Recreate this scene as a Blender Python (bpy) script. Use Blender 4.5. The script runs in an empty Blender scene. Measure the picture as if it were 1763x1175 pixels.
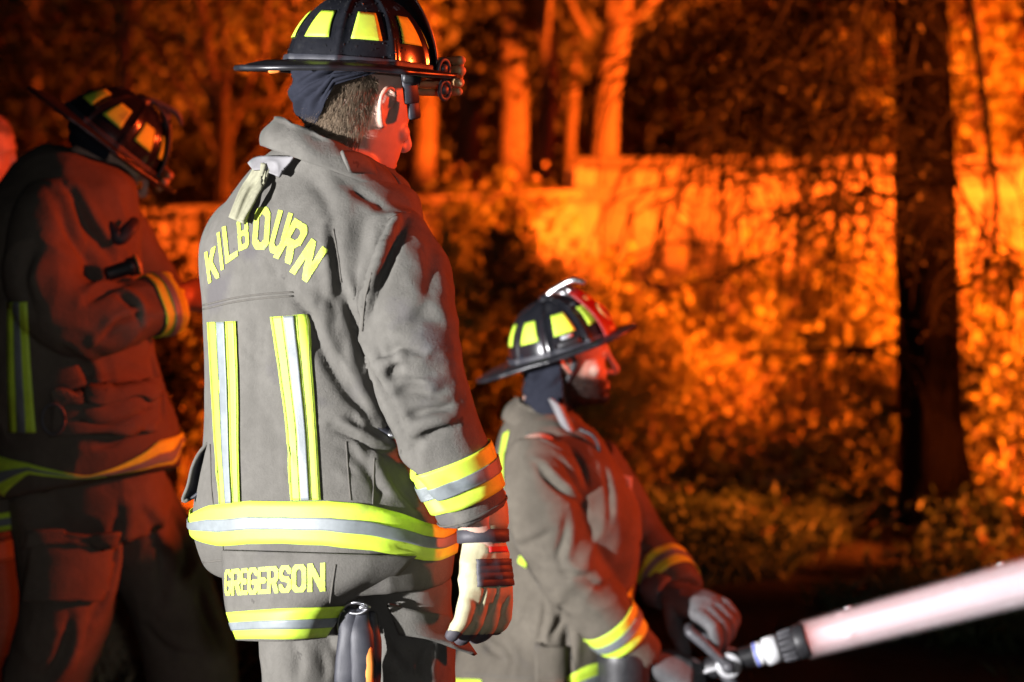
import bpy, math, random
import numpy as np
from mathutils import Vector, Matrix, Euler
from mathutils.bvhtree import BVHTree

R = math.radians
random.seed(7)
rng = np.random.default_rng(11)
scene = bpy.context.scene
COL = scene.collection

# ------------------------------------------------------------------ camera, night sky, lights
CAM_H, F_PX, CX, CY, PITCH = 1.75, 4163.0, 881.5, 587.5, math.atan((587.5 - 130.0) / 4163.0)
cam_data = bpy.data.cameras.new('camera')
cam_data.lens = 85.0
cam_data.sensor_width = 36.0
cam_data.clip_end = 500
cam_data.dof.use_dof = True
cam_data.dof.focus_distance = 4.2
cam_data.dof.aperture_fstop = 2.9
cam = bpy.data.objects.new('camera', cam_data)
cam.location = (0, 0, CAM_H)
cam.rotation_euler = (math.pi / 2 - PITCH, 0, 0)
COL.objects.link(cam)
scene.camera = cam

world = bpy.data.worlds.new("World")
scene.world = world
world.use_nodes = True
wn = world.node_tree
sky = wn.nodes.new('ShaderNodeTexSky')
sky.sky_type = 'NISHITA'
sky.sun_disc = False
sky.sun_elevation = R(8)
sky.sun_rotation = R(200)
wn.links.new(sky.outputs[0], wn.nodes['Background'].inputs[0])
wn.nodes['Background'].inputs[1].default_value = 0.0006


def lamp(name, kind, loc, energy, color, aim=None, **kw):
    d = bpy.data.lights.new(name, kind)
    d.energy = energy
    d.color = color
    for k, v in kw.items():
        setattr(d, k, v)
    o = bpy.data.objects.new(name, d)
    o.location = loc
    if aim is not None:
        o.rotation_euler = (Vector(aim) - Vector(loc)).to_track_quat('-Z', 'Y').to_euler()
    COL.objects.link(o)
    return o


# moon, the fire engine's scene lamp, and the burning house beyond the frame
lamp('moon', 'SUN', (0, 0, 30), 0.006, (0.7, 0.8, 1.0), aim=(6, 12, 0), angle=R(0.5))
lamp('scene_flood_lamp', 'SPOT', (-6.5, -0.6, 1.45), 10800, (0.99, 0.97, 0.98), aim=(1.0, 4.18, 0.85), spot_size=R(28), spot_blend=0.10, shadow_soft_size=0.09)
lamp('headlamp', 'POINT', (0.25, -0.5, 1.95), 115, (0.95, 0.96, 1.0), shadow_soft_size=0.05)
lamp('house_fire_glow', 'SPOT', (6.2, 6.4, 1.75), 47000, (1.0, 0.145, 0.010), aim=(1.3, 11.0, 0.95), spot_size=R(54), spot_blend=1.0, shadow_soft_size=0.4)
lamp('wood_fire_glow', 'SPOT', (7.2, 12.6, 3.2), 7500, (1.0, 0.055, 0.005), aim=(0.0, 14.6, 2.0), spot_size=R(60), spot_blend=0.6, shadow_soft_size=0.5)
lamp('engine_beacon_glow', 'SPOT', (7.6, 5.6, 3.2), 5600, (1.0, 0.075, 0.011), aim=(-0.3, 5.15, 1.42), spot_size=R(22), spot_blend=0.35, shadow_soft_size=0.3)

scene.view_settings.view_transform = 'Standard'
scene.view_settings.look = 'None'
scene.view_settings.exposure = 0.0
scene.view_settings.gamma = 1.0
scene.view_settings.use_curve_mapping = False
scene.cycles.use_denoising = True
scene.cycles.max_bounces = 10
scene.cycles.volume_bounces = 8
scene.cycles.sample_clamp_indirect = 4.0

# ------------------------------------------------------------------ helpers
FWD = np.array([0, math.cos(PITCH), -math.sin(PITCH)])
UPV = np.array([0, math.sin(PITCH), math.cos(PITCH)])
CAMP = np.array([0, 0, CAM_H])


def ray(px, py):
    d = FWD + np.array([1.0, 0, 0]) * ((px - CX) / F_PX) + UPV * ((CY - py) / F_PX)
    return d / np.linalg.norm(d)


def P(px, py, d):
    """world point on the sight line through a spot of the photograph, d metres away"""
    v = ray(px, py)
    return CAMP + v * (d / v[1])


def ground_at(px, py):
    v = ray(px, py)
    return CAMP + v * (-CAM_H / v[2])


def norm(v):
    v = np.asarray(v, float)
    return v / (np.linalg.norm(v) + 1e-12)


ORG = {}


def link(name, me, mat=None, parent=None, smooth=True, base=None):
    o = bpy.data.objects.new(name, me)
    COL.objects.link(o)
    if mat is not None:
        me.materials.clear()
        me.materials.append(mat)
    if parent is not None:
        o.parent = parent
        b = ORG[parent.name]
    else:
        b = np.zeros(3) if base is None else np.asarray(base, float)
        o.location = b
    ORG[o.name] = b
    if np.any(b):
        co = np.empty(len(me.vertices) * 3)
        me.vertices.foreach_get('co', co)
        co = co.reshape(-1, 3) - b
        me.vertices.foreach_set('co', co.ravel())
    if smooth:
        me.polygons.foreach_set('use_smooth', np.ones(len(me.polygons), bool))
    me.update()
    return o


def mesh_vf(name, V, Fc):
    me = bpy.data.meshes.new(name)
    me.from_pydata([tuple(map(float, v)) for v in V], [], [tuple(map(int, f)) for f in Fc])
    me.update()
    return me


def mesh_np(name, V, Fa):
    """fast mesh from arrays: V (n,3), Fa (m,k)"""
    V = np.asarray(V, np.float32)
    Fa = np.asarray(Fa, np.int32)
    me = bpy.data.meshes.new(name)
    m, k = Fa.shape
    me.vertices.add(len(V))
    me.vertices.foreach_set('co', V.ravel())
    me.loops.add(m * k)
    me.loops.foreach_set('vertex_index', Fa.ravel())
    me.polygons.add(m)
    me.polygons.foreach_set('loop_start', np.arange(0, m * k, k, dtype=np.int32))
    me.polygons.foreach_set('loop_total', np.full(m, k, np.int32))
    me.update(calc_edges=True)
    me.validate()
    return me


def add(name, vf, mat, parent=None, smooth=True, base=None):
    return link(name, mesh_vf(name, *vf), mat, parent, smooth, base)


def merge(*vfs):
    V, Fc, n = [], [], 0
    for v, f in vfs:
        V.extend(list(v))
        Fc.extend([tuple(i + n for i in q) for q in f])
        n += len(v)
    return V, Fc


def xform(vf, M):
    M = np.asarray(M)
    V = np.asarray(vf[0], float)
    return list(V @ M[:3, :3].T + M[:3, 3]), vf[1]


def frame(o, x, z):
    """4x4 from origin, x axis and approximate z axis"""
    x = norm(x)
    z = np.asarray(z, float)
    z = norm(z - x * np.dot(x, z))
    y = np.cross(z, x)
    M = np.eye(4)
    M[:3, 0], M[:3, 1], M[:3, 2], M[:3, 3] = x, y, z, o
    return M


def spline(pts, n):
    """Catmull-Rom through rows of pts (any width)"""
    p = np.asarray(pts, float)
    if len(p) == 2:
        t = np.linspace(0, 1, n)[:, None]
        return p[0] * (1 - t) + p[1] * t
    q = np.vstack([2 * p[0] - p[1], p, 2 * p[-1] - p[-2]])
    out = []
    for u in np.linspace(0, len(p) - 1, n):
        i = min(int(u), len(p) - 2)
        t = u - i
        a, b, c, d = q[i], q[i + 1], q[i + 2], q[i + 3]
        out.append(0.5 * (2 * b + (c - a) * t + (2 * a - 5 * b + 4 * c - d) * t * t + (3 * b - a - 3 * c + d) * t ** 3))
    return np.array(out)


def loft(rings, caps=True):
    n = len(rings[0])
    V = [v for r in rings for v in r]
    Fc = []
    for i in range(len(rings) - 1):
        for j in range(n):
            k = (j + 1) % n
            Fc.append((i * n + j, i * n + k, (i + 1) * n + k, (i + 1) * n + j))
    if caps:
        for i, rev in ((0, True), (len(rings) - 1, False)):
            c = len(V)
            V.append(np.mean(rings[i], axis=0))
            for j in range(n):
                k = (j + 1) % n
                Fc.append((c, i * n + k, i * n + j) if rev else (c, i * n + j, i * n + k))
    return V, Fc


def tube(path, rad, n=14, res=None, up=(0.13, 0.21, 0.97), flat=1.0, round_ends=True, caps=True):
    """closed tube along a path; rad per point; flat squeezes it along the up vector"""
    path = np.asarray(path, float)
    rad = np.full(len(path), rad, float) if np.isscalar(rad) else np.asarray(rad, float)
    if res:
        q = spline(np.column_stack([path, rad]), res)
        path, rad = q[:, :3], np.maximum(q[:, 3], 1e-4)
    tang = np.gradient(path, axis=0)
    if round_ends:
        t0, t1 = norm(tang[0]), norm(tang[-1])
        path = np.vstack([path[0] - t0 * rad[0] * 0.8, path[0] - t0 * rad[0] * 0.5, path, path[-1] + t1 * rad[-1] * 0.5, path[-1] + t1 * rad[-1] * 0.8])
        rad = np.concatenate([[rad[0] * 0.45, rad[0] * 0.85], rad, [rad[-1] * 0.85, rad[-1] * 0.45]])
        tang = np.vstack([t0, t0, tang, t1, t1])
    rings = []
    u = np.asarray(up, float)
    for c, r, t in zip(path, rad, tang):
        t = norm(t)
        u = norm(u - t * np.dot(u, t))
        s = np.cross(t, u)
        a = np.linspace(0, 2 * math.pi, n, endpoint=False)
        rings.append(c + r * (np.cos(a)[:, None] * s + flat * np.sin(a)[:, None] * u))
    return loft(rings, caps)


def ball(c, r, axes=None, nu=16, nv=10):
    r = np.array([r, r, r]) if np.isscalar(r) else np.asarray(r, float)
    rings = []
    for v in np.linspace(-math.pi / 2 + 0.15, math.pi / 2 - 0.15, nv):
        a = np.linspace(0, 2 * math.pi, nu, endpoint=False)
        q = np.column_stack([np.cos(a) * math.cos(v), np.sin(a) * math.cos(v), np.full(nu, math.sin(v))]) * r
        if axes is not None:
            q = q @ np.asarray(axes).T
        rings.append(q + np.asarray(c))
    return loft(rings)


def box(c, s, M=None, bev=0.0):
    """box with optional chamfer, centre c, full sizes s"""
    hx, hy, hz = np.asarray(s) / 2
    b = min(bev, hx * .9, hy * .9, hz * .9)
    prof = [(-hz, b), (-hz + b, 0), (hz - b, 0), (hz, b)] if b else [(-hz, 0), (hz, 0)]
    rings = []
    for z, k in prof:
        X, Y = hx - k, hy - k
        if b:
            pts = [(X - b, -Y), (X, -Y + b), (X, Y - b), (X - b, Y), (-X + b, Y), (-X, Y - b), (-X, -Y + b), (-X + b, -Y)]
        else:
            pts = [(X, -Y), (X, Y), (-X, Y), (-X, -Y)]
        rings.append(np.array([(x, y, z) for x, y in pts]))
    vf = loft(rings)
    V = np.asarray(vf[0])
    if M is not None:
        V = V @ np.asarray(M)[:3, :3].T
    return list(V + np.asarray(c)), vf[1]


def lathe(profile, M, n=40):
    """profile rows (s along local x, radius) turned about local x"""
    rings = []
    a = np.linspace(0, 2 * math.pi, n, endpoint=False)
    for s, r in profile:
        rings.append(np.column_stack([np.full(n, s), np.cos(a) * r, np.sin(a) * r]))
    return xform(loft(rings), M)


def grid_sheet(G, th, outward=None):
    """G (ni,nj,3) grid -> sheet of thickness th with a closed rim"""
    G = np.asarray(G, float)
    ni, nj = G.shape[:2]
    du = np.gradient(G, axis=0)
    dv = np.gradient(G, axis=1)
    N = np.cross(du, dv)
    N /= np.linalg.norm(N, axis=2, keepdims=True) + 1e-12
    if outward is not None and np.sum(N * np.asarray(outward)) < 0:
        N = -N
    A, B = G + N * th / 2, G - N * th / 2
    V = list(A.reshape(-1, 3)) + list(B.reshape(-1, 3))
    m = ni * nj
    Fc = []
    for i in range(ni - 1):
        for j in range(nj - 1):
            a, b, c, d = i * nj + j, i * nj + j + 1, (i + 1) * nj + j + 1, (i + 1) * nj + j
            Fc.append((a, b, c, d))
            Fc.append((m + a, m + d, m + c, m + b))
    rim = [(0, j) for j in range(nj)] + [(i, nj - 1) for i in range(1, ni)] + [(ni - 1, j) for j in range(nj - 2, -1, -1)] + [(i, 0) for i in range(ni - 2, 0, -1)]
    for k in range(len(rim)):
        a = rim[k][0] * nj + rim[k][1]
        q = rim[(k + 1) % len(rim)]
        b = q[0] * nj + q[1]
        Fc.append((a, m + a, m + b, b))
    return V, Fc


_H = rng.random((64, 64, 64)).astype(np.float32)


def vnoise(p):
    """smooth value noise in -1..1 at points p (n,3)"""
    p = np.asarray(p, float)
    i = np.floor(p).astype(int)
    f = p - i
    f = f * f * (3 - 2 * f)
    o = np.zeros(len(p))
    for dx in (0, 1):
        for dy in (0, 1):
            for dz in (0, 1):
                w = np.where(dx, f[:, 0], 1 - f[:, 0]) * np.where(dy, f[:, 1], 1 - f[:, 1]) * np.where(dz, f[:, 2], 1 - f[:, 2])
                o += w * _H[(i[:, 0] + dx) % 64, (i[:, 1] + dy) % 64, (i[:, 2] + dz) % 64]
    return o * 2 - 1


def union(name, vfs, voxel, smooth=4):
    """one continuous skin grown round overlapping closed shapes"""
    me = mesh_vf(name, *merge(*vfs))
    o = bpy.data.objects.new(name + '_tmp', me)
    COL.objects.link(o)
    m = o.modifiers.new('r', 'REMESH')
    m.mode = 'VOXEL'
    m.voxel_size = voxel
    if smooth:
        s = o.modifiers.new('s', 'SMOOTH')
        s.factor = 0.5
        s.iterations = smooth
    bpy.context.view_layer.update()
    out = bpy.data.meshes.new_from_object(o.evaluated_get(bpy.context.evaluated_depsgraph_get()))
    bpy.data.objects.remove(o)
    out.name = name
    return out


def get_co(me):
    co = np.empty(len(me.vertices) * 3, np.float32)
    me.vertices.foreach_get('co', co)
    return co.reshape(-1, 3).astype(float)


def get_no(me):
    no = np.empty(len(me.vertices) * 3, np.float32)
    me.vertices.foreach_get('normal', no)
    return no.reshape(-1, 3).astype(float)


def set_co(me, co):
    me.vertices.foreach_set('co', np.asarray(co, np.float32).ravel())
    me.update()


def bvh_of(me):
    co = get_co(me)
    return BVHTree.FromPolygons([tuple(v) for v in co], [tuple(p.vertices) for p in me.polygons])


def hit(bvh, o, d):
    r = bvh.ray_cast(Vector(o), Vector(d))
    return (np.array(r[0]), np.array(r[1])) if r[0] is not None else (None, None)


def sight(bvh, px, py):
    return hit(bvh, CAMP, ray(px, py))


def fold(me, bvh, pts, amp, w, lip=0.55, side=1):
    """press a crease into a garment along a line (valley amp deep with a raised lip on one side)"""
    q = [sight(bvh, *p)[0] for p in pts]
    q = [p for p in q if p is not None]
    if len(q) < 2:
        return
    q = spline(np.array(q), max(6, 4 * len(q)))
    co, no = get_co(me), get_no(me)
    near = np.where(np.all((co > q.min(0) - 4 * w) & (co < q.max(0) + 4 * w), axis=1))[0]
    if not len(near):
        return
    c = co[near]
    best = np.full(len(c), 1e9)
    sgn = np.zeros(len(c))
    par = np.zeros(len(c))
    L = len(q) - 1
    view = norm(q.mean(0) - CAMP)
    for i in range(L):
        a, b = q[i], q[i + 1]
        ab = b - a
        t = np.clip(((c - a) @ ab) / (ab @ ab + 1e-12), 0, 1)
        dv = c - (a + t[:, None] * ab)
        d = np.linalg.norm(dv, axis=1)
        m = d < best
        best[m] = d[m]
        sgn[m] = np.sign(dv[m] @ np.cross(norm(ab), view))
        par[m] = (i + t[m]) / L
    tap = np.clip(np.sin(np.pi * np.clip(par, 0.04, 0.96)), 0, 1) ** 0.6
    sd = best * sgn * side
    disp = amp * (-np.exp(-(best / w) ** 2) + lip * np.exp(-((sd - 1.9 * w) / (1.3 * w)) ** 2)) * tap
    co[near] += no[near] * disp[:, None]
    set_co(me, co)


def rumple(me, a1=0.005, s1=7.0, a2=0.0025, s2=19.0, stretch=(1, 1, 1), seed=0.0, keep=None):
    """soft irregular drape: warped ridged noise along the normals"""
    co, no = get_co(me), get_no(me)
    p = co * np.asarray(stretch) + seed
    w = np.column_stack([vnoise(p * 3.1 + 5), vnoise(p * 3.1 + 17), vnoise(p * 3.1 + 31)]) * 0.09
    n1 = 1 - 2 * np.abs(vnoise((p + w) * s1))
    n2 = 1 - 2 * np.abs(vnoise((p + w) * s2 + 40))
    d = a1 * n1 + a2 * n2
    if keep is not None:
        d = d * keep(co)
    set_co(me, co + no * d[:, None])


def strip(bvh, A, B, na, nb, off=0.003, th=0.0016):
    """a band sewn on a garment between two lines drawn on it (A and B are polylines of sight points)"""
    A, B = spline(np.array(A, float), na), spline(np.array(B, float), na)
    G, ok = np.zeros((na, nb, 3)), np.ones((na, nb), bool)
    for i in range(na):
        for j in range(nb):
            t = j / (nb - 1)
            p, n = sight(bvh, *(A[i] * (1 - t) + B[i] * t))
            if p is None:
                ok[i, j] = False
                continue
            if n @ ray(*A[i]) > 0:
                n = -n
            G[i, j] = p + n * off
    for i in range(na):
        for j in range(nb):
            if not ok[i, j]:
                k = np.argwhere(ok)
                G[i, j] = G[tuple(k[np.argmin(np.abs(k - [i, j]).sum(1))])]
    return grid_sheet(G, th, -FWD)


def ring_band(bvh, c0, c1, s0, s1, nth=128, ns=14, off=0.003, th=0.0016, rmax=0.2, tilt=None):
    """a band sewn round a sleeve: from its axis outwards"""
    c0, c1 = np.asarray(c0, float), np.asarray(c1, float)
    ax = norm(c1 - c0)
    u = norm(np.cross(ax, (0.3, 0.9, 0.2)))
    v = np.cross(ax, u)
    G = np.zeros((nth + 1, ns, 3))
    last = 0.06
    for i in range(nth + 1):
        a = 2 * math.pi * i / nth
        d = math.cos(a) * u + math.sin(a) * v
        for j in range(ns):
            s = s0 + (s1 - s0) * j / (ns - 1)
            o = c0 + ax * s + (ax * (tilt @ d) if tilt is not None else 0)
            p, n = hit(bvh, o, d)
            r = np.linalg.norm(p - o) if p is not None else last
            if r > rmax:
                r = last
            last = r
            G[i, j] = o + d * (r + off)
    return grid_sheet(G, th)


def waist_band(bvh, axis, top, bot, f0, f1, nth=120, ns=8, off=0.003, th=0.0016, rmax=0.5, bare=None):
    """a band sewn round a jacket: heights read where it shows, level where it does not"""
    def heights(line):
        out = []
        for px, py in line:
            p, _ = sight(bvh, px, py)
            if p is not None:
                out.append((math.atan2(p[1] - axis[1], p[0] - axis[0]), p[2]))
        out.sort()
        return np.array(out)
    ht, hb = heights(top), heights(bot)
    G = np.zeros((nth + 1, ns, 3))
    last = .2
    for i in range(nth + 1):
        a = -math.pi + 2 * math.pi * i / nth
        zt = np.interp(a, ht[:, 0], ht[:, 1], period=2 * math.pi)
        zb = np.interp(a, hb[:, 0], hb[:, 1], period=2 * math.pi)
        d = np.array([math.cos(a), math.sin(a), 0])
        for j in range(ns):
            k = f0 + (f1 - f0) * j / (ns - 1)
            o = np.array([axis[0], axis[1], zt + (zb - zt) * k])
            p, n = hit(bvh, o, d)
            r = np.linalg.norm(p - o) if p is not None else last
            if bare is not None:
                b, _ = hit(bare, o, d)
                if b is not None and r > np.linalg.norm(b - o) + .022:
                    r = np.linalg.norm(b - o) + .004
            last = min(r, rmax)
            G[i, j] = o + d * (last + off)
    return grid_sheet(G, th)


GLYPH = {
    'K': [[(0.1, 0), (0.1, 1)], [(0.85, 1), (0.15, 0.42)], [(0.4, 0.58), (0.88, 0)]],
    'I': [[(0.5, 0), (0.5, 1)]],
    'L': [[(0.12, 1), (0.12, 0.08), (0.9, 0.08)]],
    'B': [[(0.12, 0.08), (0.12, 0.92), (0.68, 0.92), (0.86, 0.8), (0.86, 0.62), (0.7, 0.5), (0.12, 0.5)], [(0.7, 0.5), (0.88, 0.38), (0.88, 0.2), (0.7, 0.08), (0.12, 0.08)]],
    'O': [[(0.12, 0.22), (0.12, 0.78), (0.34, 0.92), (0.66, 0.92), (0.88, 0.78), (0.88, 0.22), (0.66, 0.08), (0.34, 0.08), (0.12, 0.22)]],
    'U': [[(0.12, 1), (0.12, 0.22), (0.34, 0.08), (0.66, 0.08), (0.88, 0.22), (0.88, 1)]],
    'R': [[(0.12, 0), (0.12, 0.92), (0.66, 0.92), (0.86, 0.8), (0.86, 0.58), (0.66, 0.46), (0.12, 0.46)], [(0.52, 0.46), (0.88, 0)]],
    'N': [[(0.12, 0), (0.12, 1)], [(0.14, 0.95), (0.86, 0.05)], [(0.88, 0), (0.88, 1)]],
    'G': [[(0.88, 0.78), (0.66, 0.92), (0.34, 0.92), (0.12, 0.78), (0.12, 0.22), (0.34, 0.08), (0.66, 0.08), (0.88, 0.22), (0.88, 0.45), (0.55, 0.45)]],
    'E': [[(0.88, 0.92), (0.12, 0.92), (0.12, 0.08), (0.88, 0.08)], [(0.12, 0.5), (0.72, 0.5)]],
    'S': [[(0.88, 0.78), (0.66, 0.92), (0.34, 0.92), (0.12, 0.78), (0.12, 0.64), (0.3, 0.52), (0.7, 0.48), (0.88, 0.36), (0.88, 0.22), (0.66, 0.08), (0.34, 0.08), (0.12, 0.22)]],
}


def letter(bvh, ch, BL, BR, TR, TL, wid=0.17, off=0.0016, nx=26, ny=36):
    """one sewn-on block letter lying on the garment"""
    BL, BR, TR, TL = [np.array(p, float) for p in (BL, BR, TR, TL)]
    h = 0.5 * (np.linalg.norm(TL - BL) + np.linalg.norm(TR - BR))
    asp = 0.5 * (np.linalg.norm(BR - BL) + np.linalg.norm(TR - TL)) / h
    asp = max(asp, 0.5)
    V, Fc, idx = [], [], {}

    def inside(u, v):
        for line in GLYPH[ch]:
            for (x0, y0), (x1, y1) in zip(line[:-1], line[1:]):
                ax, ay, bx, by = x0 * asp, y0, x1 * asp, y1
                dx, dy = bx - ax, by - ay
                t = max(0, min(1, ((u * asp - ax) * dx + (v - ay) * dy) / (dx * dx + dy * dy)))
                if math.hypot(u * asp - ax - t * dx, v - ay - t * dy) < wid * 0.5 * max(asp, 0.7) / 0.7:
                    return True
        return False

    def vert(i, j):
        if (i, j) not in idx:
            u, v = i / nx, j / ny
            q = (BL * (1 - u) + BR * u) * (1 - v) + (TL * (1 - u) + TR * u) * v
            p, n = sight(bvh, *q)
            if p is None:
                return None
            if n @ ray(*q) > 0:
                n = -n
            idx[i, j] = len(V)
            V.append(p + n * off)
        return idx[i, j]
    for i in range(nx):
        for j in range(ny):
            if inside((i + .5) / nx, (j + .5) / ny):
                k = [vert(i, j), vert(i + 1, j), vert(i + 1, j + 1), vert(i, j + 1)]
                if None not in k:
                    Fc.append(tuple(k))
    return V, Fc


# ------------------------------------------------------------------ materials
MATS = {}


def mat(name, color, rough=0.7, metal=0.0, noise=None, bump=None, spec=0.5, coat=0.0, trans=None, sub=0.0, wave=None, specks=None, stain=None):
    """procedural Principled material. noise = (scale, second colour, amount[, second scale]); bump = (scale, strength, distance)"""
    m = bpy.data.materials.new(name)
    m.use_nodes = True
    nt = m.node_tree
    b = nt.nodes['Principled BSDF']
    b.inputs['Roughness'].default_value = rough
    b.inputs['Metallic'].default_value = metal
    b.inputs['Specular IOR Level'].default_value = spec
    b.inputs['Coat Weight'].default_value = coat
    b.inputs['Coat Roughness'].default_value = 0.12
    if sub:
        b.inputs['Subsurface Weight'].default_value = sub
        b.inputs['Subsurface Radius'].default_value = (1.0, 0.35, 0.15)
        b.inputs['Subsurface Scale'].default_value = 0.008
    tc = nt.nodes.new('ShaderNodeTexCoord')
    col = nt.nodes.new('ShaderNodeRGB')
    col.outputs[0].default_value = (*color, 1)
    out = col.outputs[0]

    def tex(scale, detail=7, rough_=0.6):
        t = nt.nodes.new('ShaderNodeTexNoise')
        t.inputs['Scale'].default_value = scale
        t.inputs['Detail'].default_value = detail
        t.inputs['Roughness'].default_value = rough_
        nt.links.new(tc.outputs['Object'], t.inputs['Vector'])
        return t.outputs[0]

    def mixin(a, c2, fac, lo, hi, amount):
        r = nt.nodes.new('ShaderNodeMapRange')
        r.inputs['From Min'].default_value = lo
        r.inputs['From Max'].default_value = hi
        r.inputs['To Max'].default_value = amount
        nt.links.new(fac, r.inputs['Value'])
        x = nt.nodes.new('ShaderNodeMix')
        x.data_type = 'RGBA'
        nt.links.new(r.outputs[0], x.inputs['Factor'])
        nt.links.new(a, x.inputs[6])
        x.inputs[7].default_value = (*c2, 1)
        return x.outputs[2]
    if noise:
        out = mixin(out, noise[1], tex(noise[0]), 0.38, 0.68, noise[2])
        if len(noise) > 3:
            out = mixin(out, noise[1], tex(noise[3]), 0.4, 0.7, noise[2] * 0.6)
    if specks:
        out = mixin(out, specks[1], tex(specks[0], 3), specks[2], specks[2] + 0.05, specks[3])
    if stain:
        out = mixin(out, stain[1], tex(stain[0], 6, .55), stain[2], stain[2] + .09, stain[3])
    if wave:
        w = nt.nodes.new('ShaderNodeTexNoise')
        mp = nt.nodes.new('ShaderNodeMapping')
        mp.inputs['Scale'].default_value = wave[0]
        nt.links.new(tc.outputs['Object'], mp.inputs['Vector'])
        nt.links.new(mp.outputs[0], w.inputs['Vector'])
        w.inputs['Scale'].default_value = 1.0
        w.inputs['Detail'].default_value = 6
        out = mixin(out, wave[1], w.outputs[0], 0.35, 0.65, wave[2])
    nt.links.new(out, b.inputs['Base Color'])
    if bump:
        bp = nt.nodes.new('ShaderNodeBump')
        bp.inputs['Strength'].default_value = bump[1]
        bp.inputs['Distance'].default_value = bump[2]
        nt.links.new(tex(bump[0], 8, .72), bp.inputs['Height'])
        nt.links.new(bp.outputs[0], b.inputs['Normal'])
    if trans:
        t = nt.nodes.new('ShaderNodeBsdfTranslucent')
        nt.links.new(out, t.inputs[0])
        mx = nt.nodes.new('ShaderNodeMixShader')
        mx.inputs[0].default_value = trans
        nt.links.new(b.outputs[0], mx.inputs[1])
        nt.links.new(t.outputs[0], mx.inputs[2])
        nt.links.new(mx.outputs[0], nt.nodes['Material Output'].inputs[0])
    MATS[name] = m
    return m


def skin_mat(name, color, stubble):
    m = mat(name, color, rough=0.48, noise=(60, tuple(c * 0.8 for c in color), 0.5), bump=(260, 0.25, 0.0012), sub=0.12)
    nt = m.node_tree
    b = nt.nodes['Principled BSDF']
    src = b.inputs['Base Color'].links[0].from_socket
    at = nt.nodes.new('ShaderNodeAttribute')
    at.attribute_name = 'stubble'
    x = nt.nodes.new('ShaderNodeMix')
    x.data_type = 'RGBA'
    nt.links.new(at.outputs['Fac'], x.inputs['Factor'])
    nt.links.new(src, x.inputs[6])
    x.inputs[7].default_value = (*stubble, 1)
    nt.links.new(x.outputs[2], b.inputs['Base Color'])
    return m


m_coat = mat('turnout_cloth', (0.127, 0.121, 0.108), 0.92, noise=(7, (0.084, 0.08, 0.071), 0.9, 55), bump=(230, 0.6, 0.0028), spec=0.15, stain=(5.5, (0.075, 0.07, 0.075), .6, .65),
             specks=(30, (0.05, 0.047, 0.043), 0.685, 0.7))
m_coat2 = mat('turnout_cloth_worn', (0.128, 0.113, 0.09), 0.92, noise=(6, (0.08, 0.07, 0.056), 0.9, 50), bump=(230, 0.55, 0.0028), spec=0.15, stain=(5, (0.06, 0.055, 0.055), .6, .6),
              specks=(40, (0.05, 0.045, 0.04), 0.7, 0.5))
m_coat3 = mat('turnout_cloth_dusty', (0.125, 0.105, 0.082), 0.92, noise=(6, (0.085, 0.07, 0.055), 0.8, 40), bump=(85, 0.55, 0.005), spec=0.15)
m_lime = mat('lime_trim_cloth', (0.62, 0.88, 0.05), 0.6, noise=(14, (0.42, 0.6, 0.06), 0.8, 110), bump=(500, 0.35, 0.001), stain=(11, (0.2, 0.25, 0.06), .61, .6))
m_silver = mat('silver_reflective_tape', (0.185, 0.21, 0.22), 0.5, noise=(16, (0.125, 0.142, 0.147), 0.9, 90), bump=(300, 0.3, 0.001), stain=(11, (0.1, 0.11, 0.11), .6, .65))
m_letter = mat('lime_letter_cloth', (0.55, 0.7, 0.06), 0.7, noise=(45, (0.3, 0.37, 0.07), 0.85, 160), specks=(190, (0.14, 0.14, 0.1), .57, .8))
m_seam = mat('seam_thread', (0.09, 0.083, 0.07), 0.9, noise=(90, (0.06, 0.055, 0.05), 0.6))
m_stitch = mat('olive_stitching', (0.2, 0.24, 0.05), 0.8, noise=(120, (0.1, 0.12, 0.03), 0.8))
m_strap = mat('pale_webbing', (0.25, 0.245, 0.165), 0.85, noise=(40, (0.16, 0.155, 0.105), 0.8, 160), bump=(500, 0.4, 0.001))
m_lining = mat('grey_lining_cloth', (0.19, 0.185, 0.19), 0.85, noise=(30, (0.13, 0.126, 0.13), 0.7), bump=(300, 0.3, 0.001))
m_helm = mat('black_helmet_shell', (0.007, 0.0075, 0.01), 0.2, noise=(25, (0.016, 0.0165, 0.02), 0.7, 120), bump=(45, 0.07, 0.0015), coat=0.6, stain=(13, (0.035, 0.035, 0.037), .6, .7))
m_brim = mat('black_helmet_brim', (0.01, 0.01, 0.013), 0.34, noise=(40, (0.024, 0.024, 0.028), 0.7), bump=(120, 0.2, 0.001))
m_hood = mat('navy_hood_knit', (0.010, 0.0115, 0.019), 0.9, noise=(50, (0.016, 0.0175, 0.027), 0.7), bump=(700, 0.4, 0.001), spec=0.2)
m_black = mat('black_rubber', (0.014, 0.014, 0.016), 0.45, noise=(50, (0.03, 0.03, 0.033), 0.6), bump=(200, 0.2, 0.0008))
m_blackfab = mat('black_nylon', (0.018, 0.019, 0.026), 0.55, noise=(60, (0.035, 0.036, 0.045), 0.6), bump=(500, 0.4, 0.001))
m_drop = mat('water_drop', (0.02, 0.02, 0.022), 0.04, noise=(60, (0.03, 0.03, 0.03), 0.4), coat=1.0)
m_metal = mat('worn_steel', (0.6, 0.61, 0.63), 0.28, metal=1.0, noise=(40, (0.4, 0.4, 0.42), 0.7), bump=(160, 0.1, 0.0005))
m_alu = mat('polished_aluminium', (0.68, 0.69, 0.71), 0.32, metal=0.45, noise=(30, (0.7, 0.7, 0.72), 0.6))
m_dkmetal = mat('dull_grey_metal', (0.075, 0.075, 0.083), 0.5, metal=0.2, noise=(50, (0.045, 0.045, 0.05), 0.7), bump=(200, 0.2, 0.0008))
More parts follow.
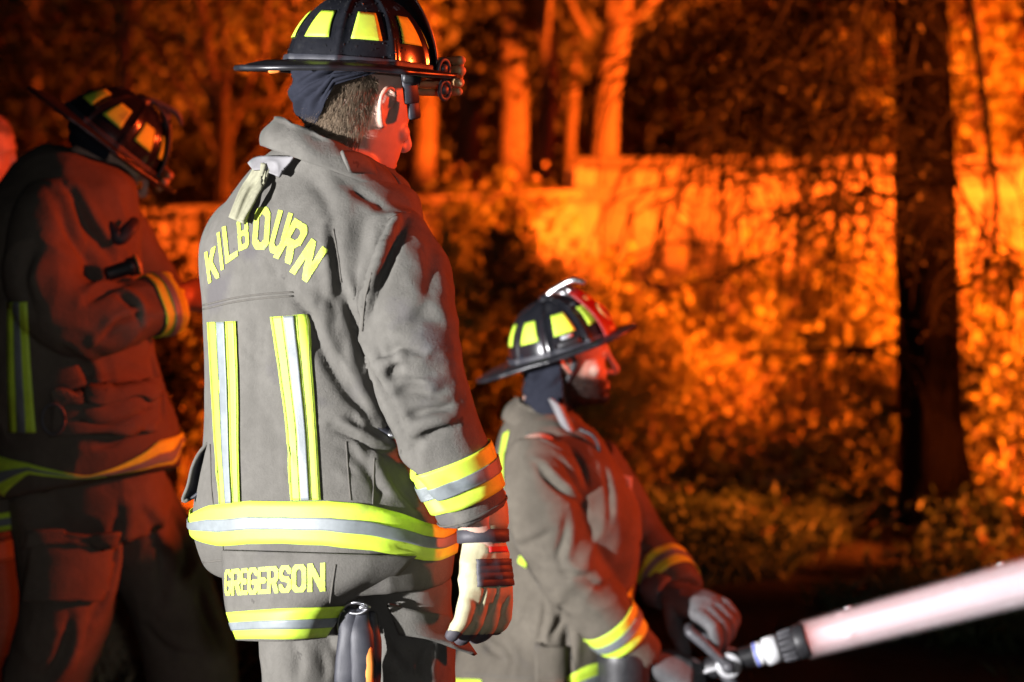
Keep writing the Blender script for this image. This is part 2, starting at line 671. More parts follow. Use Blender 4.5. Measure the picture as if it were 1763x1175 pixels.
m_white = mat('white_plastic', (0.68, 0.69, 0.7), 0.4, noise=(30, (0.5, 0.5, 0.52), 0.6))
m_blue = mat('blue_plastic', (0.06, 0.1, 0.55), 0.4, noise=(60, (0.04, 0.07, 0.4), 0.6))
m_orange = mat('orange_webbing', (0.75, 0.22, 0.03), 0.7, noise=(60, (0.55, 0.15, 0.02), 0.6), bump=(500, 0.3, 0.001))
m_red = mat('red_leather', (0.26, 0.01, 0.009), 0.42, noise=(40, (0.17, 0.007, 0.006), 0.6), bump=(120, 0.2, 0.001))
m_gold = mat('worn_gold_leaf', (0.55, 0.33, 0.09), 0.45, noise=(90, (0.35, 0.16, 0.05), 0.7))
m_goggle = mat('amber_goggle_frame', (0.5, 0.3, 0.14), 0.4, noise=(60, (0.34, 0.19, 0.09), 0.6))
m_cream = mat('cream_glove_leather', (0.43, 0.4, 0.25), 0.62, noise=(22, (0.3, 0.27, 0.16), 0.7, 110), bump=(160, 0.35, 0.0015))
m_gdark = mat('dark_glove_leather', (0.035, 0.033, 0.042), 0.6, noise=(40, (0.06, 0.055, 0.062), 0.7), bump=(180, 0.35, 0.0015))
m_gred = mat('red_glove_label', (0.55, 0.03, 0.03), 0.6, noise=(80, (0.4, 0.02, 0.02), 0.5))
m_ggrey = mat('grey_glove_leather', (0.105, 0.105, 0.108), 0.75, noise=(22, (0.055, 0.054, 0.057), 0.8, 100), bump=(160, 0.4, 0.0016))
m_skin = skin_mat('fair_skin', (0.5, 0.31, 0.24), (0.2, 0.13, 0.1))
m_skin2 = skin_mat('skin_with_stubble', (0.44, 0.27, 0.21), (0.018, 0.014, 0.012))
m_beard = mat('dark_beard_hair', (0.022, 0.016, 0.013), 0.9, noise=(150, (0.012, 0.009, 0.008), 0.8), spec=0.1)
m_hair = mat('light_brown_hair', (0.16, 0.115, 0.075), 0.5, noise=(40, (0.11, 0.08, 0.055), 0.6))
m_eye = mat('eye_white', (0.6, 0.57, 0.54), 0.15, noise=(60, (0.5, 0.46, 0.43), 0.4))
m_iris = mat('dark_iris', (0.03, 0.022, 0.018), 0.15, noise=(200, (0.05, 0.035, 0.025), 0.5))
m_hose = mat('pale_hose_jacket', (0.34, 0.3, 0.22), 0.85, noise=(30, (0.2, 0.17, 0.12), 0.8, 140), bump=(400, 0.5, 0.0015))
m_patch = mat('faded_name_patch', (0.42, 0.42, 0.44), 0.7, noise=(40, (0.3, 0.3, 0.31), 0.7))

m_fence = mat('weathered_fence_board', (0.33, 0.25, 0.16), 0.85, noise=(3, (0.24, 0.17, 0.11), 0.7, 14), wave=((60, 60, 3), (0.22, 0.15, 0.09), 0.6), bump=(60, 0.3, 0.002), spec=0.2)
_nt = m_fence.node_tree
_oi = _nt.nodes.new('ShaderNodeObjectInfo')
_mr = _nt.nodes.new('ShaderNodeMapRange')
_mr.inputs['To Min'].default_value, _mr.inputs['To Max'].default_value = .62, 1.08
_nt.links.new(_oi.outputs['Random'], _mr.inputs['Value'])
_vm = _nt.nodes.new('ShaderNodeVectorMath')
_vm.operation = 'SCALE'
_b = _nt.nodes['Principled BSDF'].inputs['Base Color']
_nt.links.new(_b.links[0].from_socket, _vm.inputs[0])
_nt.links.new(_mr.outputs[0], _vm.inputs['Scale'])
_nt.links.new(_vm.outputs[0], _b)
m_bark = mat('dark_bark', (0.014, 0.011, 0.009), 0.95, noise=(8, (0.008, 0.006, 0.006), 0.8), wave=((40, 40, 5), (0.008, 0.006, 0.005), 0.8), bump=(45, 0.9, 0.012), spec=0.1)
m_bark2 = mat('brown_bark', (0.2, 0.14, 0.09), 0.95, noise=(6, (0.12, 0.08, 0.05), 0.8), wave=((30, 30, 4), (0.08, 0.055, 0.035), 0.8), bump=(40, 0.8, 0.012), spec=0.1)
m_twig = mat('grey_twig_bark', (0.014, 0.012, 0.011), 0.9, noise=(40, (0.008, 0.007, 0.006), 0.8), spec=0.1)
m_leafA = mat('green_leaf', (0.16, 0.19, 0.035), 0.55, noise=(9, (0.30, 0.25, 0.05), 0.9, 60), trans=0.35)
m_leafB = mat('yellowing_leaf', (0.42, 0.34, 0.07), 0.55, noise=(9, (0.24, 0.22, 0.05), 0.9, 60), trans=0.35)
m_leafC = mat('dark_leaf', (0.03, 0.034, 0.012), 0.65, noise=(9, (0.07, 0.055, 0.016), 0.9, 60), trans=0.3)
m_leafE = mat('fresh_green_leaf', (0.035, 0.065, 0.025), 0.6, noise=(9, (0.02, 0.035, 0.014), 0.9, 60), trans=0.25)
m_leafD = mat('dry_leaf', (0.36, 0.24, 0.1), 0.7, noise=(9, (0.22, 0.14, 0.06), 0.9, 60), trans=0.25)
m_soil = mat('dark_soil', (0.022, 0.017, 0.013), 0.95, noise=(2.5, (0.045, 0.033, 0.023), 0.9, 22), bump=(30, 0.8, 0.02), spec=0.15)
m_grass = mat('grass_blade', (0.03, 0.06, 0.018), 0.6, noise=(12, (0.045, 0.055, 0.02), 0.8, 70), trans=0.3)
m_straw = mat('pale_straw', (0.3, 0.24, 0.15), 0.8, noise=(14, (0.16, 0.12, 0.07), 0.8, 70))
m_log = mat('split_wood', (0.45, 0.33, 0.2), 0.85, noise=(10, (0.3, 0.2, 0.11), 0.8), bump=(60, 0.5, 0.004))

# ------------------------------------------------------------------ the setting: ground
def ground_h(x, y):
    p = np.column_stack([np.ravel(x), np.ravel(y), np.zeros(np.size(x))])
    return (0.035 * vnoise(p * 0.9 + 3) + 0.014 * vnoise(p * 3.7 + 9) + 0.006 * vnoise(p * 11 + 21)).reshape(np.shape(x))


def build_ground():
    xs = np.concatenate([np.linspace(-60, -6, 14)[:-1], np.linspace(-6, 8, 200), np.linspace(8, 60, 14)[1:]])
    ys = np.concatenate([np.linspace(-12, 2, 10)[:-1], np.linspace(2, 18, 220), np.linspace(18, 120, 16)[1:]])
    X, Y = np.meshgrid(xs, ys)
    Z = ground_h(X, Y)
    V = np.column_stack([X.ravel(), Y.ravel(), Z.ravel()])
    nx = len(xs)
    i, j = np.meshgrid(np.arange(len(ys) - 1), np.arange(nx - 1), indexing='ij')
    a = (i * nx + j).ravel()
    o = link('ground', mesh_np('ground', V, np.column_stack([a, a + 1, a + nx + 1, a + nx])), m_soil)
    o['kind'] = 'structure'
    return o


build_ground()


def gh(x, y):
    return float(ground_h(np.array([x]), np.array([y]))[0])


def thing(o, label, cat, group=None):
    o['label'] = label
    o['category'] = cat
    if group:
        o['group'] = group
    return o


def empty(name, loc, label, cat, group=None):
    o = bpy.data.objects.new(name, None)
    COL.objects.link(o)
    o.location = loc
    o.empty_display_size = 0.1
    ORG[o.name] = np.asarray(loc, float)
    return thing(o, label, cat, group)


def leaf_cards(C, size, spread=0.5, aspect=0.55, droop=0.0, rs=rng):
    """folded two-face leaves at points C with random turn"""
    n = len(C)
    d = rs.normal(size=(n, 3))
    d[:, 2] -= droop
    d /= np.linalg.norm(d, axis=1, keepdims=True)
    q = rs.normal(size=(n, 3))
    s = np.cross(d, q)
    s /= np.linalg.norm(s, axis=1, keepdims=True) + 1e-9
    nn = np.cross(s, d)
    L = (size * (0.6 + 0.8 * rs.random(n)))[:, None]
    base, tip = C - d * L * 0.5, C + d * L * 0.5
    mid = C + d * L * 0.05
    l = mid + s * L * aspect * 0.5 + nn * L * 0.14
    r = mid - s * L * aspect * 0.5 + nn * L * 0.14
    V = np.stack([base, l, tip, r], 1).reshape(-1, 3)
    k = np.arange(n) * 4
    Fa = np.concatenate([np.column_stack([k, k + 1, k + 2]), np.column_stack([k, k + 2, k + 3])])
    return V, Fa


def stuff_part(name, V, Fa, m, parent):
    o = link(name, mesh_np(name, V, Fa), m, parent, smooth=False)
    o['kind'] = 'stuff'
    return o


def shrub(px, d, top_py, width, depth, leaf_m, label, n_clump=60, per=34, leaf=0.05, gap=0.07, seed=0, lean=0.0, low=0.05, cat='shrub', stems=7, second=None):
    """a bush rooted on the ground: leaning stems that carry clumps of leaves with gaps between"""
    rs = np.random.default_rng(seed + 100)
    b = P(px, 900, d)
    b[2] = gh(b[0], b[1])
    h = P(px, top_py, d)[2] - b[2]
    root = empty('low_plant' if cat == 'plant' else 'shrub', b, label, cat, 'low plants on the dark ground' if cat == 'plant' else 'shrubs along the fence')
    C, stemvf = [], []
    tips = []
    for k in range(stems):
        a = rs.uniform(0, 2 * math.pi)
        rr = rs.uniform(0.15, 0.95)
        tip = b + np.array([math.cos(a) * width * 0.5 * rr + lean * h, math.sin(a) * depth * 0.5 * rr, h * rs.uniform(0.62, 0.97) * (1.05 - 0.3 * rr)])
        mid = b + (tip - b) * 0.5 + np.array([0, 0, 0.12 * h]) + rs.normal(size=3) * 0.03
        add('stem', tube([b + rs.normal(size=3) * [.04, .04, 0] - [0, 0, .03], mid, tip], [0.014, 0.009, 0.003], n=6, res=7), m_bark2, root)
        tips.append((mid, tip))
    cl = []
    for k in range(n_clump):
        if rs.random() < 0.55:
            m_, t_ = tips[rs.integers(len(tips))]
            c = m_ + (t_ - m_) * rs.uniform(0, 1.05) + rs.normal(size=3) * [width * .1, depth * .1, h * .05]
        else:
            u = rs.normal(size=3)
            u /= np.linalg.norm(u)
            u[2] = abs(u[2])
            rr = rs.uniform(0.55, 1.0)
            c = b + np.array([u[0] * width * .5 * rr + lean * h * u[2], u[1] * depth * .5 * rr, low * h + u[2] * h * (0.93 - low) * rr])
        cl.append(c)
        n = int(per * rs.uniform(0.5, 1.4))
        C.append(c + rs.normal(size=(n, 3)) * gap * rs.uniform(0.7, 1.3))
    C = np.vstack(C)
    C = C[C[:, 2] > b[2] + 0.02]
    if second is not None:
        pick = rs.random(len(C)) < 0.35
        V, Fa = leaf_cards(C[pick], leaf, rs=rs)
        stuff_part('leaves', V, Fa, second, root)
        C = C[~pick]
    V, Fa = leaf_cards(C, leaf, rs=rs)
    stuff_part('leaves', V, Fa, leaf_m, root)
    return root


# ------------------------------------------------------------------ fence
def build_fence():
    a, b = np.array([-2.6, 9.0]), np.array([0.31, 11.55])
    b2, c = np.array([0.29, 11.7]), np.array([3.9, 11.95])
    root = empty('wooden_fence', (a[0], a[1], 0), 'weathered vertical board fence with a cap rail behind the glowing shrubs', 'fence')
    H = 1.30
    pieces = 0
    me_b = None
    rs = np.random.default_rng(5)
    for p, q, dz in ((a, b, -.145), (b2, c, 0.0)):
        L = np.linalg.norm(q - p)
        t = (q - p) / L
        n = np.array([t[1], -t[0]])          # towards the camera
        yaw = math.atan2(t[1], t[0])
        Mx = np.array(Matrix.Rotation(yaw, 4, 'Z'))
        w = 0.142
        k = int(L / w)
        for i in range(k):
            s = (i + 0.5) * L / k
            pos = p + t * s
            if me_b is None:
                vf = box((0, 0, H / 2), (w - 0.016, 0.02, H), bev=0.003)
                me_b = mesh_vf('board', *vf)
                me_b.materials.append(m_fence)
            o = bpy.data.objects.new('board', me_b)
            COL.objects.link(o)
            o.parent = root
            o.location = (pos[0] - a[0] + n[0] * rs.uniform(-.003, .004), pos[1] - a[1] + n[1] * rs.uniform(-.003, .004), rs.uniform(-.012, .004) + dz)
            o.rotation_euler = (rs.uniform(-.006, .006), rs.uniform(-.007, .007), yaw + rs.uniform(-.012, .012))
        for z, hh, dd, off in ((1.335, 0.045, 0.11, 0.0), (1.18, 0.085, 0.035, 0.034), (0.25, 0.085, 0.035, 0.034)):
            mid = (p + q) / 2 + n * off
            add('rail', box((mid[0], mid[1], z + dz), (L - 0.01, dd, hh), Mx, bev=0.004), m_fence, root)
        for s in np.arange(0.02, L, 2.3):
            pos = p + t * s - n * 0.075
            add('post', box((pos[0], pos[1], 0.66 + dz), (0.1, 0.1, 1.3), Mx, bev=0.006), m_fence, root)
    return root


build_fence()


# ------------------------------------------------------------------ trees
def tree(px, d, w_px, label, top_py=-420, lean=0.0, crown=None, branches=(), m=None, name='tree', seed=0, base_flare=1.35, crown_leaf=None, cat='tree', bend=0.02, group='trees behind the fence'):
    m = m or m_bark2
    rs = np.random.default_rng(seed + 500)
    b = P(px, 700, d)
    b[2] = gh(b[0], b[1]) - 0.05
    top = P(px, top_py, d)
    top[0] += lean
    r = w_px / 2 * d / F_PX
    root = empty(name, b, label, cat, group)
    h = top[2] - b[2]
    pts, rad = [], []
    for k, t in enumerate(np.linspace(0, 1, 9)):
        p = b + (top - b) * t + np.array([rs.normal() * bend, rs.normal() * bend, 0]) * (0 if k in (0,) else 1)
        pts.append(p)
        rad.append(r * (1.12 - 0.5 * t) * (1 + (base_flare - 1) * math.exp(-t * h / 0.28)))
    vf = tube(pts, rad, n=20, res=60)
    V = np.array(vf[0])
    nn = vnoise(V * [14, 14, 2.5] + seed) * 0.10 + vnoise(V * [40, 40, 7] + seed) * 0.06
    ax = np.array(spline(np.column_stack([pts]), 200))
    i = np.argmin(np.abs(V[:, 2][:, None] - ax[:, 2][None]), axis=1)
    dv = V - ax[i]
    V = V + dv * nn[:, None]
    add('trunk', (V, vf[1]), m, root)
    for br in branches:
        q = [P(x, y, d + dd) for x, y, dd in br[0]]
        add('branch', tube(q, np.linspace(br[1], br[2], len(q)), n=9, res=14), m, root)
    if crown:
        cpx, cpy, rx, rz, ry, ncl, per, leaf, gap = crown
        c = P(cpx, cpy, d)
        C = []
        for k in range(ncl):
            u = rs.normal(size=3)
            u /= np.linalg.norm(u)
            u *= rs.uniform(0.25, 1) ** 0.5
            q = c + u * [rx, ry, rz]
            n = int(per * rs.uniform(0.5, 1.5))
            C.append(q + rs.normal(size=(n, 3)) * gap)
            if k % 5 == 0:
                s = b + (top - b) * rs.uniform(0.55, 0.9)
                if q[2] > s[2] - 0.3:
                    add('branch', tube([s, (s + q) / 2 + [0, 0, .08], q], [r * .3, r * .17, 0.006], n=6, res=7), m, root)
        C = np.vstack(C)
        V, Fa = leaf_cards(C, leaf, rs=rs)
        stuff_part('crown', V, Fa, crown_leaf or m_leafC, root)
    return root


LB = m_leafA
tree(232, 11.9, 27, 'slim bare-stemmed tree with one arching branch above the bent helmet', lean=-0.10, seed=1, bend=0.0,
     branches=[([(226, 62, 0), (196, 58, 0), (172, 72, .05), (150, 115, .08), (112, 168, .1), (88, 215, .12)], .017, .008),
               ([(240, 95, 0), (275, 128, -.02), (330, 155, 0), (392, 172, .05)], .012, .006)],
     crown=(215, -330, 1.3, 0.7, 1.0, 50, 40, 0.07, 0.13))
tree(382, 11.6, 46, 'forked low tree with a level limb behind the upright collar', top_py=150, seed=2, bend=0.01, base_flare=1.6,
     branches=[([(378, 190, 0), (430, 178, 0), (480, 180, 0), (530, 200, .05), (600, 205, .1)], .026, .014),
               ([(372, 160, 0), (352, 60, 0), (330, -60, 0), (290, -200, .1)], .03, .018),
               ([(470, 180, 0), (455, 110, .04), (460, 20, .1), (452, -120, .1)], .018, .010),
               ([(388, 165, 0), (400, 100, -.05), (440, 60, 0)], .014, .006)],
     crown=(420, -60, 1.0, 0.55, 0.8, 46, 34, 0.06, 0.12), crown_leaf=m_leafA)
tree(725, 13.2, 44, 'slender trunk just beyond the helmet goggles', seed=3, crown=(700, -300, 1.2, 0.8, 1.0, 40, 40, 0.08, 0.14))
tree(808, 13.8, 50, 'dull red trunk in deep shade', seed=4, crown=(800, -60, 1.1, 0.75, 0.7, 70, 40, 0.08, 0.13))
tree(878, 13.5, 58, 'thick brown trunk with its top lost in dark leaves', seed=5, crown=(880, -20, 0.9, 0.42, 0.5, 60, 40, 0.08, 0.12))
tree(941, 12.9, 36, 'narrow glowing trunk with a side stub', seed=6, branches=[([(944, 205, 0), (968, 185, .02), (975, 160, .02)], .012, .007)],
     crown=(940, -320, 1.0, 0.7, .8, 36, 36, 0.08, 0.13))
tree(985, 13.6, 20, 'thin sapling stem between two brighter trunks', seed=7, crown=(990, -280, .8, 0.6, .7, 30, 30, 0.07, 0.12))
tree(1026, 12.6, 55, 'brightest orange-lit trunk above the fence corner', seed=8, lean=0.12, branches=[([(1012, 60, 0), (985, 10, 0), (960, -60, 0)], .02, .012)],
     crown=(1050, -260, 1.3, 0.75, .9, 60, 40, 0.08, 0.13))
tree(1208, 14.5, 40, 'shaded trunk among dark overhanging leaves', seed=9, crown=(1190, 60, 1.15, 0.62, .7, 110, 42, 0.075, 0.12), crown_leaf=m_leafC)
tree(1400, 14.2, 42, 'ruddy trunk seen through hanging twigs', seed=10, crown=(1400, 120, 0.95, 0.8, .7, 80, 36, 0.07, 0.13), crown_leaf=m_leafA)
tree(1668, 12.7, 40, 'red-lit trunk close beside the big dark trunk', seed=11, crown=(1690, 60, 0.8, 0.7, .7, 60, 34, 0.07, 0.13), crown_leaf=m_leafA)
tree(60, 12.6, 34, 'dark trunk above the cropped face', seed=12, crown=(60, 60, 1.0, 0.75, .7, 70, 36, 0.07, 0.13))
tree(520, 13.4, 36, 'dim trunk behind the black helmet dome', seed=13, crown=(520, 40, 1.2, 0.5, .7, 80, 36, 0.07, 0.13))
tree(1790, 13.4, 60, 'broad trunk at the far end of the fence', seed=14, crown=(1760, 120, 1.0, 0.8, .7, 70, 36, 0.07, 0.13), crown_leaf=m_leafB)

# undergrowth beyond the fence and the far wood, each one mass
def mass(name, m, n, fx, fy, fz, leaf, seed, clump=26, gap=0.16):
    rs = np.random.default_rng(seed)
    c = np.column_stack([fx(rs, n), fy(rs, n), np.zeros(n)])
    c[:, 2] = fz(rs, c)
    C = (c[:, None, :] + rs.normal(size=(n, clump, 3)) * gap).reshape(-1, 3)
    C = C[C[:, 2] > 0.03]
    V, Fa = leaf_cards(C, leaf, rs=rs)
    o = link(name, mesh_np(name, V, Fa), m, None, smooth=False)
    o['kind'] = 'stuff'
    return o


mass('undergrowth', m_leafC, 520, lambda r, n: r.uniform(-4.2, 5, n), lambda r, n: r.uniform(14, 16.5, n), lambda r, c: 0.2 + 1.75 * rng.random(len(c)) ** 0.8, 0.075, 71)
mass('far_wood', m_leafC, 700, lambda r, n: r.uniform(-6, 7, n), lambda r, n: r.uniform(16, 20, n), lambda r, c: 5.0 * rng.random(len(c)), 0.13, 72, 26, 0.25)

# the big near tree with hanging twigs
def big_tree():
    d = 9.25
    b = P(1598, 905, d)
    b[2] = gh(b[0], b[1]) - 0.04
    root = empty('conifer_tree', b, 'big dark trunk with drooping bare twigs and a flared foot', 'tree')
    prof = [(930, 1530, 1712), (905, 1537, 1695), (870, 1545, 1680), (800, 1548, 1668), (700, 1548, 1655), (560, 1547, 1650), (400, 1541, 1645), (200, 1541, 1638), (0, 1540, 1628), (-300, 1545, 1620), (-700, 1552, 1612)]
    rings = []
    for y, xl, xr in prof:
        c = P((xl + xr) / 2, y, d)
        r = (xr - xl) / 2 * d / F_PX
        a = np.linspace(0, 2 * math.pi, 40, endpoint=False)
        lob = 1 + (0.10 * np.cos(a * 5 + 1) + 0.05 * np.cos(a * 3)) * max(0, (y - 780) / 150 if y > 780 else 0)
        rings.append(np.column_stack([c[0] + np.cos(a) * r * lob, c[1] + np.sin(a) * r * lob, np.full(40, c[2])]))
    rings = np.array(rings)
    dense = spline(rings.reshape(len(prof), -1), 120).reshape(120, 40, 3)
    V, Fc = loft(list(dense))
    V = np.array(V)
    cx = b[0]
    n = 1 - np.abs(vnoise(V * [26, 26, 3.2])) * 2
    out = V - np.array([cx, b[1], 0])
    out[:, 2] = 0
    out /= np.linalg.norm(out, axis=1, keepdims=True) + 1e-9
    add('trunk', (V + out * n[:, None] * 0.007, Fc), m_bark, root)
    rs = np.random.default_rng(31)
    # main hanging limbs, then twigs off each
    limbs = [
        ([(1575, -60, 0), (1500, -40, -.2), (1440, 20, -.25), (1425, 110, -.25), (1428, 230, -.2), (1405, 300, -.15), (1385, 365, -.1)], .011),
        ([(1560, -120, 0), (1450, -110, .1), (1370, -40, .2), (1330, 70, .2), (1290, 180, .2), (1255, 255, .2), (1240, 330, .2)], .009),
        ([(1580, -80, 0), (1620, -110, -.3), (1660, -40, -.4), (1684, 90, -.4), (1698, 220, -.4), (1714, 330, -.38), (1710, 430, -.35), (1682, 480, -.3), (1652, 502, -.25)], .013),
        ([(1570, -90, 0), (1500, -130, .3), (1400, -100, .4), (1290, 20, .5), (1220, 120, .5), (1160, 190, .5)], .008),
        ([(1565, -40, 0), (1530, -50, -.3), (1480, 40, -.4), (1470, 160, -.4), (1440, 260, -.4), (1380, 350, -.4), (1330, 420, -.4)], .009),
        ([(1590, -40, -.05), (1575, 60, -.3), (1560, 160, -.35), (1548, 240, -.35), (1570, 300, -.34), (1620, 360, -.33), (1645, 430, -.3)], .006),
        ([(1600, -80, 0), (1690, -120, .1), (1740, -40, .1), (1790, 120, .1), (1820, 260, .1)], .009),
        ([(1545, 340, 0), (1480, 330, -.1), (1400, 380, -.15), (1320, 440, -.15), (1230, 480, -.15)], .007),
        ([(1545, 180, 0), (1510, 200, -.2), (1460, 290, -.2), (1440, 380, -.2), (1445, 500, -.2)], .007),
        ([(1548, 590, 0), (1500, 600, -.1), (1450, 604, -.12), (1400, 620, -.12)], .007),
        ([(1640, 300, 0), (1690, 400, -.1), (1740, 450, -.1), (1800, 470, -.1)], .007),
        ([(1560, -100, 0), (1420, -150, -.2), (1250, -60, -.3), (1120, 60, -.3), (1075, 150, -.3)], .007),
    ]
    for k in range(12):
        x0 = rs.uniform(1330, 1600)
        sgn = -1 if rs.random() < .8 else 1
        x1 = x0 + sgn * rs.uniform(60, 330)
        dd = rs.uniform(-.5, .35)
        y1 = rs.uniform(180, 470)
        limbs.append(([(1570, -150, 0), (x0, -110, dd * .6), (x0 * .55 + x1 * .45, rs.uniform(0, 80), dd), (x0 * .25 + x1 * .75, y1 * .55, dd), (x1, y1, dd)], rs.uniform(.006, .010)))
    twV, twF, needles = [], [], []
    for pts, r in limbs:
        q = np.array([P(x, y, d + dd) for x, y, dd in pts])
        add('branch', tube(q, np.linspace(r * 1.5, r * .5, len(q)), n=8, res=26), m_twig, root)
        s = spline(q, 40)
        for k in range(34):
            i = rs.integers(5, 39)
            o = s[i]
            L = rs.uniform(0.12, 0.5)
            dirx = np.array([rs.normal() * .6 - .15, rs.normal() * .5, -rs.uniform(.25, 1.0)])
            dirx /= np.linalg.norm(dirx)
            e = o + dirx * L
            m_ = (o + e) / 2 + np.array([dirx[0] * .25, dirx[1] * .25, .12]) * L
            vf = tube([o, m_, e], [.005, .004, .0022], n=4, res=6, round_ends=False)
            twV.append(np.array(vf[0]))
            twF.append(vf[1])
            for t in np.linspace(.15, 1, 5):
                if rs.random() < .5:
                    pt = o * (1 - t) ** 2 + 2 * t * (1 - t) * m_ + t * t * e
                    e2 = pt + np.array([rs.normal() * .5, rs.normal() * .5, -rs.random()]) * 0.09
                    vf = tube([pt, e2], [.0018, .001], n=3, res=2, round_ends=False)
                    twV.append(np.array(vf[0]))
                    twF.append(vf[1])
                    needles.append(e2)
    V, Fc, n0 = [], [], 0
    for v, f in zip(twV, twF):
        V.append(v)
        Fc += [tuple(i + n0 for i in q) for q in f]
        n0 += len(v)
    tw = add('twigs', (np.vstack(V), Fc), m_twig, root)
    tw['kind'] = 'stuff'
    C = np.array(needles)
    C = np.repeat(C, 2, 0) + rs.normal(size=(len(C) * 2, 3)) * 0.025
    V, Fa = leaf_cards(C, 0.03, aspect=.35, rs=rs)
    stuff_part('dry_leaves', V, Fa, m_leafC, root)


big_tree()

# shrubs on the camera side of the fence
def blocker_tree(x, y, h, r, label, seed):  # added evergreen outside the frame, there only to keep the big trunk in shadow
    rs = np.random.default_rng(seed)
    b = np.array([x, y, gh(x, y) - .03])
    root = empty('added_light_blocker_tree', b, label, 'tree')
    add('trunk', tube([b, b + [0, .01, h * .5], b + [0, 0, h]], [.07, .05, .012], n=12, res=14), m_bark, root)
    n = 420
    z = rs.uniform(.04, 1, n)
    a = rs.uniform(0, 2 * math.pi, n)
    rr = r * np.sqrt(rs.uniform(.15, 1, n)) * (1.05 - .75 * z ** 2.5)
    c = b + np.column_stack([np.cos(a) * rr, np.sin(a) * rr, z * h])
    C = (c[:, None, :] + rs.normal(size=(n, 34, 3)) * .055).reshape(-1, 3)
    V, Fa = leaf_cards(C, .05, aspect=.4, rs=rs)
    stuff_part('crown', V, Fa, m_leafC, root)


blocker_tree(2.76, 8.53, 3.6, .27, 'added narrow evergreen out of view, blocking the fire glow from the big trunk', 90)

shrub(735, 11.0, 268, 0.75, 0.5, m_leafA, 'tall shrub leaning on the fence beside the lost-profile face', 130, 30, .05, .06, 1, second=m_leafB)
shrub(850, 11.1, 255, 0.62, 0.4, m_leafA, 'shrub topping the fence below the thick trunks', 110, 28, .05, .06, 2, second=m_leafD)
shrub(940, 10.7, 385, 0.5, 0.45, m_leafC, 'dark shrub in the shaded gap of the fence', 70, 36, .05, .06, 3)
shrub(820, 10.1, 470, 0.8, 0.6, m_leafA, 'leafy shrub between the grey sleeve and the kneeling back', 90, 30, .048, .06, 4, second=m_leafB)
shrub(985, 10.2, 505, 0.7, 0.5, m_leafB, 'shrub rising right behind the red-fronted helmet', 80, 30, .048, .06, 5, second=m_leafA)
shrub(1110, 10.35, 520, 0.75, 0.5, m_leafB, 'bright loose shrub in front of the kneeling face', 100, 30, .046, .06, 6, second=m_leafA)
shrub(1215, 10.7, 575, 0.55, 0.45, m_leafB, 'low glowing shrub below the open stretch of fence', 80, 32, .044, .055, 7, second=m_leafD)
shrub(1330, 10.9, 450, 0.5, 0.4, m_leafA, 'upright sparse shrub with dark gaps half hiding the boards', 46, 24, .05, .06, 8, second=m_leafB)
shrub(1360, 10.35, 610, 0.75, 0.55, m_leafB, 'low dense golden shrub at the lit strip of ground', 120, 34, .042, .055, 9, second=m_leafD)
shrub(1468, 10.75, 395, 0.62, 0.4, m_leafA, 'tall shrub just beside the big dark trunk', 66, 28, .05, .065, 10, second=m_leafB)
shrub(1490, 10.2, 640, 0.55, 0.5, m_leafB, 'ragged low shrub at the foot of the big dark trunk', 70, 28, .045, .06, 11, second=m_leafC)
shrub(1725, 9.9, 540, 0.75, 0.6, m_leafC, 'dark shrub past the big trunk with glowing leaf edges', 110, 30, .05, .065, 12, second=m_leafA)
shrub(1690, 10.5, 640, 0.5, 0.4, m_leafB, 'orange-lit shrub partly behind the dark shrub', 60, 28, .05, .06, 13)
shrub(325, 10.0, 520, 0.6, 0.5, m_leafA, 'dim shrub showing between the two standing men', 70, 30, .05, .06, 14, second=m_leafD)
shrub(455, 10.3, 290, 0.7, 0.5, m_leafC, 'dark shrub by the low forked tree', 70, 30, .05, .06, 15, second=m_leafB)
shrub(40, 11.2, 150, 0.9, 0.6, m_leafC, 'tall dark shrub around the cropped face', 80, 30, .055, .07, 16, second=m_leafB)

shrub(640, 10.9, 300, 0.6, 0.4, m_leafC, 'dark shrub standing behind the near grey shoulder', 50, 30, .05, .06, 41, second=m_leafA)
shrub(905, 10.4, 300, 0.42, 0.4, m_leafC, 'tall black-green shrub breaking the bright fence line', 60, 34, .05, .06, 42)
shrub(290, 8.8, 300, 0.6, 0.4, m_leafC, 'dark shrub against the dim fence between two coats', 56, 30, .05, .06, 43, second=m_leafD)
shrub(1180, 11.2, 430, 0.3, 0.3, m_leafA, 'wispy shrub drawn across the brightest boards', 20, 22, .046, .06, 44, second=m_leafB)
shrub(775, 10.6, 330, 0.55, 0.4, m_leafB, 'yellow-leaved shrub hiding the lower boards by the shaded gap', 60, 30, .05, .06, 21, second=m_leafA)
shrub(1045, 11.0, 400, 0.4, 0.35, m_leafA, 'thin shrub crossing the corner boards below the brightest trunk', 26, 24, .048, .06, 22, second=m_leafB)
shrub(1410, 11.2, 335, 0.5, 0.35, m_leafA, 'leafy shrub reaching the cap rail left of the big trunk', 60, 28, .05, .06, 23, second=m_leafB)
shrub(1300, 11.2, 400, 0.35, 0.3, m_leafB, 'narrow shrub with curled leaves on the lit boards', 24, 24, .046, .06, 24)
shrub(1700, 11.2, 330, 0.6, 0.4, m_leafA, 'shrub over the boards seen just past the big trunk', 44, 26, .05, .065, 25, second=m_leafB)
shrub(1560, 9.75, 700, 0.5, 0.4, m_leafC, 'low dark shrub around the flared foot of the trunk', 40, 26, .045, .055, 26, second=m_leafA)
